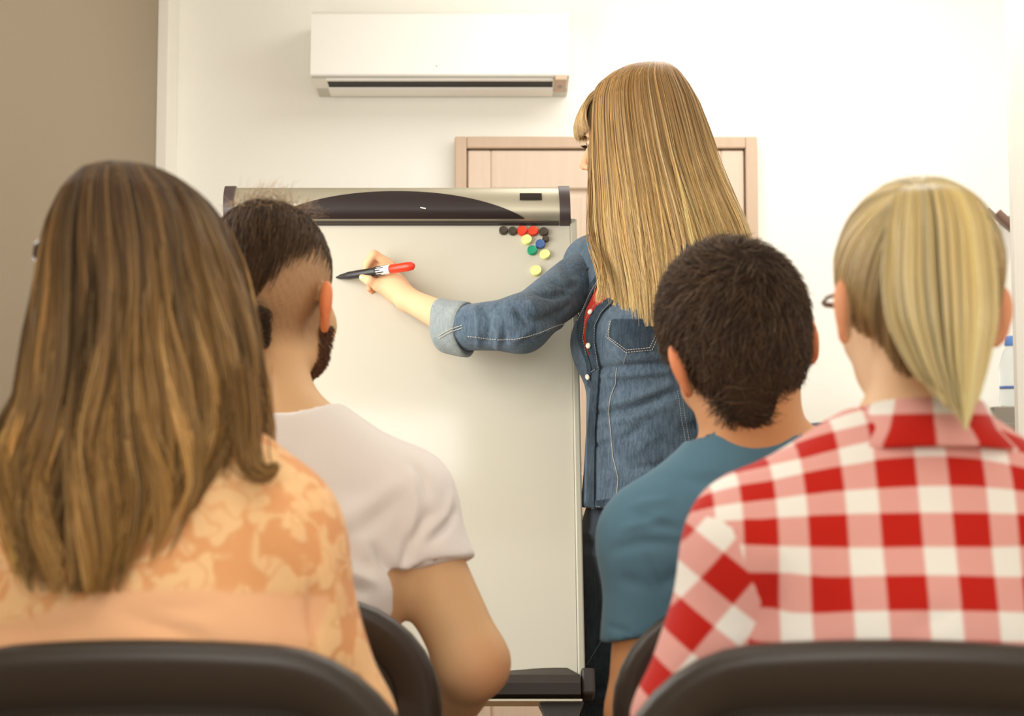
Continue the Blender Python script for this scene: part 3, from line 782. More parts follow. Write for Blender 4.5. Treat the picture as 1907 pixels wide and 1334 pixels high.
def limbs(J, g=0.0, male=True):
    """torso, arms, legs prims from a joint dictionary; g inflates"""
    f = J['fwd']; B = 1.0 if male else .92; tw = J.get('tw', .16); o = []
    side = unit(np.cross(f, V3(0, 0, 1)))
    o.append(ecap(J['pelvis'], J['waist'], (tw*1.02), .115*B, tw*.88, .10*B, f, .05))
    o.append(ecap(J['waist'], J['chest'], tw*.88, .10*B, tw*1.02, .112*B, f, .05))
    o.append(ecap(J['chest'], J['upper'], tw*1.02, .112*B, tw*.86, .085*B, f, .05))
    for s in 'LR':
        o.append(cap(J['upper']+V3(0, 0, .01), J['sh'+s], .062*B, J.get('rs', .056), .05))
        o.append(cap(J['neck']+V3(0, 0, .0), J['sh'+s]+V3(0, 0, .012), .042*B, .040*B, .06))
    return [infl(p, g) for p in o]
def arm(J, s, g=0, male=True, a=1.0):
    rs = J.get('rs', .056)
    e = J['el'+s]; w = J['wr'+s]; sh = J['sh'+s]; re = J.get('re', .044 if male else .038)
    return [infl(cap(sh, e, rs*.95, re, .04), g), infl(cap(e, w, re*.98, .027 if male else .023, .02), g)]
def legs(J, g=0):
    o = []
    for s in 'LR':
        h, k, a = J['hip'+s], J['kn'+s], J['an'+s]
        o += [infl(cap(h, k, .082, .056, .05), g), infl(cap(k, (k*.6+a*.4), .054, .053, .03), g), infl(cap(k*.6+a*.4, a, .053, .036, .03), g)]
    return o
def seated(J, male):
    """fill in the joints nobody sees from the ones measured"""
    f = J['fwd']; side = unit(np.cross(f, V3(0, 0, 1)))
    for s, q in (('L', -1), ('R', 1)):
        J['hip'+s] = J['pelvis']+side*q*.085+f*.02+V3(0, 0, -.01)
        J['kn'+s] = J['pelvis']+side*q*.12+f*.375+V3(0, 0, -.015)
        J['an'+s] = J['kn'+s]+V3(0, 0, -(J['kn'+s][2]-.09))-f*.10
        if 'wr'+s not in J: J['wr'+s] = J['kn'+s]-f*.07-side*q*.02+V3(0, 0, .09)
    return J
def feet(J): return [ecap(J['an'+s]+V3(0, 0, -.04), J['an'+s]+J['fwd']*.14+V3(0, 0, -.055), .034, .034, .036, .022, V3(0, 0, 1), .03) for s in 'LR']
def shoes(J, R, m):
    for s in 'LR':
        a = J['an'+s]; f = J['fwd']
        ops = [ecap(a-f*.03+V3(0, 0, -.05), a+f*.15+V3(0, 0, -.062), .038, .038, .043, .026, V3(0, 0, 1), .02), cap(a+V3(0, 0, -.04), a+V3(0, 0, -.005), .046, .044, .02), sub(half(V3(0, 0, .004), V3(0, 0, 1)))]
        V, F = field_mesh(ops, .006, pad=.02); link('shoe', npmesh('shoe', V, F), m, R)

def skin_color(base, V, fn=None):
    c = np.tile(lin(base), (len(V), 1)); n = wob(V, 45, 3)[:, None]*.05+wob(V, 14, 5)[:, None]*.04
    c = c*(1+n*np.array([.6, 1, 1.2]))
    if fn: c = fn(V, c)
    return np.clip(c, 0, 1)
def ears_red(F, c, V, amt=.5, col_=(226, 128, 88)):  # skin redness, with the glow of light through the ear put into the tint
    L = F.loc(V); m = np.clip((np.abs(L[:, 0])-.079)/.006, 0, 1)*(np.abs(L[:, 2]) < .045)*(L[:, 1] < .02)
    return c*(1-m[:, None]*amt)+lin(col_)*m[:, None]*amt
def face_parts(F, R, brow=(90, 68, 44), lash=True):
    for s in (-1, 1):
        b = bmesh.new(); bmesh.ops.create_uvsphere(b, u_segments=20, v_segments=14, radius=.0112*F.s, matrix=Matrix.Translation(Vector(F.p(s*.031, .0800, .0135))))
        k = BM(); k.b.free(); k.b = b; e = k.done('eye', M['eye_white'], R, True)
        BM().lathe([(.0055*F.s, 0), (.0052*F.s, .0012), (.0028*F.s, .0018)], F.p(s*.031, .0902, .013), F.R[:, 1], 20).done('iris', M['iris'], e, True)

# strands: (N, T, 3) paths into one mesh of tapering three-sided hairs
def strands(name, Pth, rad, cols, m, parent, tipf=.25, rootf=.7):
    Pth = np.asarray(Pth, float); N, T, _ = Pth.shape
    tg = np.gradient(Pth, axis=1); tg /= np.linalg.norm(tg, axis=2, keepdims=True)+1e-9
    ref = RNG.normal(size=(N, 1, 3)); u = np.cross(tg, ref); u /= np.linalg.norm(u, axis=2, keepdims=True)+1e-9; w = np.cross(tg, u)
    t = np.linspace(0, 1, T)[None, :, None]
    r = np.asarray(rad, float).reshape(-1, 1, 1)*np.where(t < .12, rootf+(1-rootf)*t/.12, np.where(t > .7, 1-(1-tipf)*(t-.7)/.3, 1))
    Vs = [Pth+r*(math.cos(a)*u+math.sin(a)*w) for a in (0, 2.0944, 4.18879)]
    V = np.stack(Vs, 2).reshape(-1, 3)
    base = (np.arange(N)[:, None]*T+np.arange(T-1)[None, :])*3; base = base.reshape(-1, 1)
    F = []
    for i in range(3):
        j = (i+1) % 3; F.append(np.concatenate([base+i, base+j, base+3+j, base+3+i], 1))
    F = np.concatenate(F)
    cols = np.asarray(cols, float)
    if cols.ndim == 2: C = np.repeat(cols, T*3, 0)
    else: C = np.repeat(cols.reshape(N*T, 3), 3, 0)
    o = link(name, npmesh(name, V, F, C), m, parent); return o
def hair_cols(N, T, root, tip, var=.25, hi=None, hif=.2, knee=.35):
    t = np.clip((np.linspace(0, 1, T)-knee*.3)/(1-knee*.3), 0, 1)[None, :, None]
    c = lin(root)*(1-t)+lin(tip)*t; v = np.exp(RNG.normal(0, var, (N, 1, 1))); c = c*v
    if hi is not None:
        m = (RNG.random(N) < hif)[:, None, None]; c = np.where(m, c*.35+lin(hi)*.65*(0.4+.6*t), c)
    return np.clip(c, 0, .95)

class Env:
    """hair envelope made of elliptical rings measured down the head: rows of (py, xl, xr, Yc, ry)"""
    def __init__(s, rows):
        s.C = []; s.rx = []; s.ry = []; s.py = []
        for (py, xl, xr, Yc, ry) in rows:
            a, b = P(xl, py, Yc), P(xr, py, Yc); s.C.append((a+b)/2); s.rx.append((b[0]-a[0])/2); s.ry.append(ry); s.py.append(py)
        s.C = np.array(s.C); s.rx = np.array(s.rx); s.ry = np.array(s.ry); s.py = np.array(s.py, float); s.n = len(rows)
        # smooth resampling
        u = np.linspace(0, s.n-1, 200); k = np.arange(s.n)
        def rs(a): 
            v = np.interp(u, k, a)
            for _ in range(6): v[1:-1] = .25*v[:-2]+.5*v[1:-1]+.25*v[2:]
            return v
        s.cx, s.cy, s.cz = rs(s.C[:, 0]), rs(s.C[:, 1]), rs(s.C[:, 2]); s.ex, s.ey = rs(s.rx), rs(s.ry); s.pp = rs(s.py)
        L = np.concatenate([[0], np.cumsum(np.hypot(np.diff(s.cz), np.diff(s.ex)))]); s.L = L/L[-1]
    def at(s, pyv, th, sc=1.0):
        g = lambda a: np.interp(pyv, s.pp, a)
        return np.stack([g(s.cx)+sc*g(s.ex)*np.cos(th), g(s.cy)+sc*g(s.ey)*np.sin(th), g(s.cz)+0*th], -1)
    def base(s, name, sc, endf, colr, m, parent, n=72, rows=60):
        th = np.linspace(0, 2*np.pi, n, endpoint=False); top = s.pp[0]; V = []
        for i in range(rows):
            f = (i/(rows-1))**1.3; V.append(s.at(top+(endf(th)-top)*f, th, sc*(1 if i else .6)))
        V = np.array(V).reshape(-1, 3); i, j = np.meshgrid(np.arange(rows-1), np.arange(n), indexing='ij'); i = i.ravel(); j = j.ravel(); j2 = (j+1) % n
        F = np.stack([i*n+j, (i+1)*n+j, (i+1)*n+j2, i*n+j2], 1)
        return link(name, npmesh(name, V, F, np.tile(lin(colr), (len(V), 1))), m, parent)

def long_hair(name, env, parent, N, T, endf, cols, rad, seed=1, locks=60, clump=.55, wave=(0, 0, 0), thr=(0, 2*np.pi), inner=.86, mt=None, flare=None, jag=25, lockvar=.16, lockdep=.035):
    r = np.random.default_rng(seed); th0 = r.uniform(thr[0], thr[1], N); LT = np.sort(r.uniform(thr[0], thr[1], locks)); li = np.abs(th0[:, None]-LT[None]).argmin(1); lt = LT[li]
    t = np.linspace(0, 1, T)[None, :]; top = env.pp[0]
    tip = endf(lt)+r.normal(0, jag, locks)[li]*.6+r.normal(0, jag*.8, N)
    start = top+r.random(N)**2*25*0
    tt = t**1.15; py = start[:, None]+(tip-start)[:, None]*tt
    ph = (2.2*np.sin(1.7*lt+seed)+r.normal(0, .7, locks)[li])[:, None]; am = r.uniform(.4, 1.4, locks)[li][:, None]; ph2 = r.uniform(0, 6.3, (N, 1))
    th = th0[:, None]+(lt-th0)[:, None]*clump*t**1.3
    th = th+wave[0]*am*np.sin(wave[1]*t*6.28+ph)*t**1.7+.012*np.sin(9*t+ph2)*t
    depth = r.random(N)**.6*(1-inner)+inner
    lo_ = r.normal(0, lockdep, locks)[li]
    sc = (depth+0*lo_)[:, None]+lo_[:, None]*np.clip(t*2.2, 0, 1)+wave[2]*am*np.sin(wave[1]*t*6.28+ph+1.2)*t
    if flare is not None: th, sc, py = flare(th, sc, py, t, lt, li)
    Pt = env.at(py, th, sc)
    shade = np.exp(r.normal(0, lockvar, locks))[li][:, None, None]
    return strands(name, Pt, rad*np.exp(r.normal(0, .25, N)), np.clip(cols(N, T)*shade, 0, .95), mt or M['hair'], parent)

SKIN = (224, 176, 132)
def person(label, loc):
    return empty('person', loc, label, 'person')

def cloth(name, ops, h, m, R, fold=None, wsc=(0, 0), uvf=None, colf=None, boxes=(), label=None, smooth=2, seed=2):
    V, F = field_mesh(ops, h, boxes, smooth=smooth); N = vnormals(V, F)
    if wsc[0]: V = V+N*(wsc[0]*wob(V, wsc[1], seed))[:, None]
    if fold: V = folds_px(V, F, N, fold)
    o = link(name, npmesh(name, V, F, colf(V, N) if colf else None, uvf(V, N) if uvf else None), m, R)
    if label: o['label'] = label
    return o, V, F

def cap_mesh(F, ops, h, rgb, R, name='hair_base', mt=None):
    V, Fc = field_mesh(ops, h, smooth=1)
    o = link(name, npmesh(name, V, Fc, np.tile(lin(rgb), (len(V), 1))), mt or M['hair_base'], R)
    return V, vnormals(V, Fc), o
def surf_hair(name, F, V, N, n, flow, length, steps, lift, rad, cols, R, mt=None, c0=(0, -.012, .045), rr=(.074, .094, .082), seed=3, rough=.25):
    r = np.random.default_rng(seed); ii = r.integers(0, len(V), n); L = F.loc(V[ii]); c0 = np.array(c0); rr = np.array(rr)
    q = (L-c0)/rr; q0 = np.linalg.norm(q, axis=1); paths = [F.o+(L*F.s)@F.R.T]
    jit = r.normal(0, rough, (n, 3)); ln = length*r.uniform(.6, 1.25, n)
    clumps = r.normal(size=(n, 3))
    for k in range(steps):
        d = flow(L)+jit; nn = q/rr; nn /= np.linalg.norm(nn, axis=1, keepdims=True); d = d-nn*(d*nn).sum(1, keepdims=True); d /= np.linalg.norm(d, axis=1, keepdims=True)+1e-9
        L = L+d*(ln/steps)[:, None]; q = (L-c0)/rr; tgt = q0+lift*(k+1)/steps*r.uniform(.7, 1.3, n)*(1+.5*jit[:, 0])
        q = q/np.linalg.norm(q, axis=1, keepdims=True)*tgt[:, None]; L = c0+q*rr
        paths.append(F.o+(L*F.s)@F.R.T)
    return strands(name, np.stack(paths, 1), rad, cols(n, steps+1), mt or M['hair_matt'], R)

# ------------------------------------------------------------------ woman in the peach lace blouse (front row, left)
def peach_woman():
    f = unit(V3(.08, 1, 0)); X = -.352
    J = dict(fwd=f, pelvis=V3(X, 1.60, .555), waist=V3(X, 1.585, .70), chest=V3(X-.005, 1.57, .83), upper=V3(X-.01, 1.575, .945), neck=V3(X-.01, 1.575, 1.02), tw=.155,
             shR=P(497, 1008, 1.565), shL=P(-20, 1000, 1.565), elR=P(640, 1345, 1.60), elL=P(-140, 1345, 1.60), rs=.050)
    seated(J, False)
    R = person('person with long straight light-brown hair and a peach lace blouse, seated at the left', (X, 1.6, 0))
    H = frame_yaw(P(272, 590, 1.60), 22, 0, 0, .98)
    ops = limbs(J, 0, False)+arm(J, 'L', 0, False)+arm(J, 'R', 0, False)+legs(J)+feet(J)+[cap(J['upper'], H.p(0, -.03, -.05), .052, .05, .04)]+head_ops(H)
    for s, q in (('L', -1), ('R', 1)): ops += hand_ops(J['wr'+s], f+V3(0, 0, -.25), V3(0, 0, -1), .93, q)
    bx = [(H.o-.17, H.o+.17, .0035)]+[(J['wr'+s]-.04+V3(-.05, 0, -.05), J['wr'+s]+V3(.1, .22, .07), .0035) for s in 'LR']
    V, F = field_mesh(ops, .008, bx)
    link('body', npmesh('body', V, F, skin_color(SKIN, V)), M['skin'], R); face_parts(H, R)
    g = .014
    co = limbs(J, g, False)+arm(J, 'L', g, False)+arm(J, 'R', g, False)
    co += [sub(ell(J['neck']+V3(0, .03, .07), (.085, .085, .075), k=.01)), sub(half(J['pelvis']+V3(0, 0, -.09), V3(0, 0, 1)))]
    for s in 'LR':
        d = unit(J['wr'+s]-J['el'+s]); m = J['wr'+s]-d*.02; co.append(sub(cyl(m, m+d*.3, .06)))
    def colf(V, N):
        u = 953.5+FPX*V[:, 0]/V[:, 1]; x = V[:, 0]-X
        zl = .893+.006*np.sin(x*16+1)-.22*np.clip(-x-.02, 0, 1)
        a = np.clip((zl-V[:, 2])/.004, 0, 1)*np.clip((.158+.02*np.sin(V[:, 2]*30)-x)/.004, 0, 1)
        return np.stack([a, a, a], 1)
    fo = [([(230, 1150), (300, 1168), (390, 1195)], .007, -.006), ([(240, 1138), (400, 1132)], .008, -.003), ([(578, 1100), (585, 1150), (605, 1215)], .008, -.008),
          ([(0, 1185), (80, 1178), (150, 1160)], .01, -.005), ([(480, 1000), (520, 1080), (560, 1200)], .012, -.003), ([(600, 1020), (640, 1180)], .012, .003)]
    cloth('blouse', co, .006, M['lace'], R, fold=fo, wsc=(.0022, 16), colf=colf)
    V, F = field_mesh([infl(p, .012) for p in legs(J)]+[ecap(J['pelvis'], J['waist']-V3(0, 0, .04), .165, .125, .15, .11, f, .05)], .009); link('trousers', npmesh('trousers', V, F), M['trousers'], R)
    shoes(J, R, M['shoe'])
    rows = [(317, 225, 262, 1.585, .02), (322, 185, 308, 1.585, .065), (338, 150, 338, 1.585, .09), (372, 124, 382, 1.585, .112), (420, 106, 414, 1.585, .122), (480, 94, 438, 1.58, .126), (560, 82, 455, 1.575, .124),
            (650, 62, 462, 1.565, .120), (740, 42, 466, 1.555, .118), (820, 16, 468, 1.545, .115), (900, 2, 460, 1.54, .11), (980, 12, 418, 1.535, .108), (1090, 50, 350, 1.53, .10)]
    E = Env(rows)
    def endf(th):        # back of the head is th = -pi/2
        x = np.cos(th); back = -np.sin(th)
        e = 1062-330*np.clip((x-.22), 0, 1)-150*np.clip(-x-.45, 0, 1)**1.1-50*np.clip(-x-.05, 0, 1)
        return np.where(back > -.1, e, np.minimum(e, 860))
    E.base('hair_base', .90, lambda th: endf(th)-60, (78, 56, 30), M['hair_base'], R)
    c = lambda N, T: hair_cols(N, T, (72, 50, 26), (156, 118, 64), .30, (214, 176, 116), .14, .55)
    def flare(th, sc, py, t, lt, li):
        k = np.clip((np.cos(lt)-.80)/.15, 0, 1)[:, None]*(np.sin(lt) < .3)[:, None]      # right-hand lock flips outward
        sc = sc+k*np.clip(t-.88, 0, 1)*1.2; py = py-k*np.clip(t-.93, 0, 1)*300
        return th, sc, py
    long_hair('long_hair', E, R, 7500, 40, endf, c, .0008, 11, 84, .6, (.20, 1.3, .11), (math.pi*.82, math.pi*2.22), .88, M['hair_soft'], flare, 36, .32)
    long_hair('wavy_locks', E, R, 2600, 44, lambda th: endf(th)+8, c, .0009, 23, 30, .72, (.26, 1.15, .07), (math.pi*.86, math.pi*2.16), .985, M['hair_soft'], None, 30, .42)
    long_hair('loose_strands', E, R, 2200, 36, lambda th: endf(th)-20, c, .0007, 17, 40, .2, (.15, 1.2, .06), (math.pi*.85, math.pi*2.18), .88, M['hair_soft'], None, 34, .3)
    long_hair('long_hair_front', E, R, 1400, 22, lambda th: 840+0*th, c, .0010, 12, 30, .6, (.05, 1, .01), (math.pi*.2, math.pi*.82), .94)
    r = np.random.default_rng(77); T = 22; n = 260; q = np.array([P(x_, y_, Y_) for x_, y_, Y_ in ((452, 700, 1.50), (462, 780, 1.485), (462, 840, 1.475), (474, 876, 1.47), (498, 884, 1.47), (514, 868, 1.47))]); t = np.linspace(0, 1, T)
    b_ = np.stack([np.interp(t*5, range(6), q[:, i]) for i in range(3)], 1)
    for _ in range(2): b_[1:-1] = .25*b_[:-2]+.5*b_[1:-1]+.25*b_[2:]
    strands('flipped_lock', b_[None]+r.normal(0, .0075, (n, 1, 3))*np.linspace(1, .25, T)[None, :, None], .0008, hair_cols(n, T, (128, 94, 50), (150, 114, 64), .3), M['hair_soft'], R)
    a = P(88, 470, 1.57)
    BM().lathe([(.004, 0), (.011, .003), (.012, .009), (.008, .013)], a, V3(-1, -.2, .1), 18).done('hair_clip', M['dark_brown'], R, True)
peach_woman()

# ------------------------------------------------------------------ man in the white T-shirt (second row, left)
def white_man():
    f = unit(V3(.15, 1, 0)); X = -.325
    J = dict(fwd=f, pelvis=V3(X, 2.14, .555), waist=V3(X, 2.13, .71), chest=V3(X, 2.125, .85), upper=V3(X+.005, 2.14, .975), neck=P(512, 815, 2.15), tw=.163,
             shR=P(746, 940, 2.16), shL=P(285, 942, 2.12), elR=P(880, 1235, 2.13), elL=P(180, 1240, 2.1), rs=.053, re=.048)
    J['wrR'] = P(800, 1400, 2.36); seated(J, True)
    R = person('person with dark undercut hair tied low in a small knot, beard and white T-shirt, seated', (X, 2.14, 0))
    H = frame_yaw(P(512, 572, 2.20), 18, 2, 2, 1.04)
    ops = limbs(J, 0)+arm(J, 'L')+arm(J, 'R')+legs(J)+feet(J)+[cap(J['neck']+V3(.0, .0, -.03), H.p(0, -.028, -.05), .060, .058, .04)]+head_ops(H, True)
    ops += [cap(J['neck']+V3(.0, 0, -.01), J['shR']+V3(0, 0, .01), .04, .032, .05), cap(J['neck']+V3(.0, 0, -.01), J['shL']+V3(0, 0, .01), .04, .032, .05)]
    for s, q in (('L', -1), ('R', 1)): ops += hand_ops(J['wr'+s], f+V3(0, 0, -.25), V3(0, 0, -1), 1.03, q)
    bx = [(V3(H.o[0]-.15, H.o[1]-.16, .98), H.o+.19, .0032)]+[(J['wr'+s]-.04+V3(-.05, 0, -.05), J['wr'+s]+V3(.1, .22, .07), .0035) for s in 'LR']
    V, F = field_mesh(ops, .006, bx); BV, BF = V, F
    def colr(V, c):
        L = H.loc(V); c = ears_red(H, c, V, .75, (232, 118, 66))
        # clipped sides and nape, soft lower edge
        side = (L[:, 2] > -.055-.2*np.clip(L[:, 1]+.03, 0, .1)*0) & (L[:, 1] < .03) & (np.abs(L[:, 0]) < .082)
        e = np.clip((L[:, 2]+.062)/.03, 0, 1)*np.clip((.045-L[:, 1])/.02, 0, 1)*(np.abs(L[:, 0]) < .0805); 
        n = (wob(V, 600, 8)*.5+.5)*.35+.65
        m = (e*.72*n)[:, None]; c = c*(1-m)+lin((122, 88, 58))*m
        b = np.clip((-L[:, 2]-.03)/.02, 0, 1)*np.clip((L[:, 1]-.018)/.012, 0, 1)*np.clip((L[:, 2]+.13)/.02, 0, 1)
        m = (b*.7)[:, None]; c = c*(1-m)+lin((84, 54, 32))*m
        el = np.clip(1-np.linalg.norm(V-(J['elR']+V3(.02, -.03, -.01)), axis=1)/.06, 0, 1)[:, None]; c = c*(1-el*.4)+lin((222, 128, 84))*el*.4
        return c
    link('body', npmesh('body', V, F, skin_color((216, 174, 128), V, colr)), M['skin'], R); face_parts(H, R)
    g = .010
    co = limbs(J, g)+[infl(cap(J['sh'+s], J['sh'+s]*.42+J['el'+s]*.58, J['rs']*.98, .052, .04), g+.003) for s in 'LR']+[infl(cap(J['neck']+V3(.0, 0, -.01), J['sh'+s]+V3(0, 0, .01), .04, .032, .05), g) for s in 'LR']
    nk = P(520, 806, 2.14)
    co += [sub(ell(nk+V3(0, .03, .058), (.090, .105, .060), frame_yaw(nk, 0, 12, 0).R, k=.006)), sub(half(J['pelvis']+V3(0, 0, -.09), V3(0, 0, 1)))]
    for s in 'RL':
        d = unit(J['el'+s]-J['sh'+s]); d2 = unit(d+V3(-.18, 0, 0)*(1 if s == 'R' else -1)); hm = J['sh'+s]+d*.098; co.append(sub(cyl(hm, hm+d2*.18, .1)))
    fo = [([(742, 1075), (720, 1050), (700, 1020)], .010, -.010), ([(750, 1060), (765, 1010), (800, 955)], .007, -.008), ([(755, 1068), (800, 1050), (855, 1040)], .007, -.006), ([(700, 1065), (670, 1045), (640, 1000)], .012, -.009),
          ([(770, 865), (790, 890), (800, 925)], .006, -.005), ([(765, 880), (775, 940), (765, 1030)], .006, .005), ([(800, 1010), (830, 985), (852, 950)], .007, -.006), ([(690, 1105), (640, 1095)], .01, -.006),
          ([(640, 1060), (700, 1085)], .009, .006), ([(790, 1000), (830, 960), (842, 920)], .007, .004), ([(620, 980), (700, 930), (760, 890)], .014, .004), ([(600, 1010), (680, 985), (740, 930)], .012, -.003)]
    cloth('t_shirt', co, .0045, M['white_tee'], R, fold=fo, wsc=(.0018, 17), seed=4)
    V, F = field_mesh([infl(p, .012) for p in legs(J)]+[ecap(J['pelvis'], J['waist']-V3(0, 0, .05), .17, .125, .155, .11, f, .05)], .009); link('trousers', npmesh('trousers', V, F), M['trousers'], R)
    shoes(J, R, M['shoe'])
    # long top hair combed back over shaved sides
    capo = [H.el((0, -.012, .045), (.082, .104, .094)), sub(half(H.p(0, -.10, .022), H.R @ V3(0, -.62, -.78)*-1, .004))]
    capo = [H.el((-.002, -.016, .05), (.0775, .104, .092)),
            sub(dict(half(H.p(0, -.10, .005), -(H.R @ V3(0, .52, .85))), op=None) if False else half(H.p(0, 0, 0), V3(0, 0, 1))) if False else H.el((0, -.05, .09), (.05, .05, .05))]
    lowcut = half(H.p(0, -.11, -.008), H.R @ unit(V3(0, .45, .9)), .004)      # keep above a slanting plane
    q = sub(lowcut); capo.append(q)
    for s in (-1, 1): capo.append(sub(half(H.p(s*.047, -.02, .06), H.R @ unit(V3(-s*1, .0, .38)), .004)))
    Vc, Nc, _ = cap_mesh(H, capo, .003, (54, 38, 24), R)
    dark = lambda N, T: hair_cols(N, T, (58, 41, 27), (84, 62, 40), .3, (130, 98, 66), .05)
    knot = np.array([.020, -.108, -.010])
    def flow(L): d = knot-L; d /= np.linalg.norm(d, axis=1, keepdims=True)+1e-9; return d*1.0+V3(0, -.2, -.35)
    ok = Nc @ H.R[:, 2] > -.5
    surf_hair('top_hair', H, Vc[ok], Nc[ok], 5200, flow, .06, 8, .03, .00055, dark, R, rough=.16, c0=(-.002, -.016, .05), rr=(.078, .104, .092))
    fz = Nc @ H.R[:, 2] > .75
    surf_hair('flyaway_hair', H, Vc[fz], Nc[fz], 330, lambda L: V3(0, -.5, .2)+0*L, .035, 8, .19, .00022, lambda N, T: hair_cols(N, T, (120, 92, 62), (200, 170, 130), .2), R, rough=1.0, c0=(-.002, -.016, .05), rr=(.078, .104, .092))
    # knot of curls at the nape
    r = np.random.default_rng(5); n = 520; T = 16; pa = np.zeros((n, T, 3)); t = np.linspace(0, 1, T)
    for i in range(n):
        ax = unit(r.normal(size=3)); u = unit(np.cross(ax, r.normal(size=3))); w = np.cross(ax, u); rad = r.uniform(.008, .017); c0 = H.p(*(V3(.026, -.104, -.020)+r.normal(0, .0045, 3)+V3(0, 0, -.014)*(i % 3)))
        a = r.uniform(0, 6.28)+t*r.uniform(2.5, 5); pa[i] = c0+rad*(np.cos(a)[:, None]*u+np.sin(a)[:, None]*w*.8)
    strands('hair_knot', pa, .0006, dark(n, T), M['hair_matt'], R)
    V, F = field_mesh([ell(H.p(.026, -.100, -.018), (.014, .012, .014), k=.01), ell(H.p(.027, -.092, -.044), (.014, .010, .018), k=.01)], .003); link('hair_knot_core', npmesh('hair_knot_core', V, F, np.tile(lin((48, 34, 22)), (len(V), 1))), M['hair_matt'], R)
    # beard along the jaw
    L = H.loc(BV); Nb = vnormals(BV, BF); m = np.where((L[:, 2] < -.022-.35*np.clip(L[:, 1]-.03, 0, 1)*0) & (L[:, 2] > -.112) & (L[:, 1] > .012) & (np.abs(L[:, 0]) < .075) & ((L[:, 1] < .055) | (L[:, 2] < -.06)) & (Nb @ H.R[:, 2] > -.75))[0]
    n = 2600; ii = r.choice(m, n); d = Nb[ii]*.55-H.R[:, 2]*.9+r.normal(0, .2, (n, 3)); d /= np.linalg.norm(d, axis=1, keepdims=True)
    pa = BV[ii][:, None]+d[:, None]*np.linspace(0, .009, 4)[None, :, None]
    strands('beard', pa, .0005, hair_cols(n, 4, (82, 52, 30), (110, 70, 42), .2), M['hair_matt'], R)
white_man()

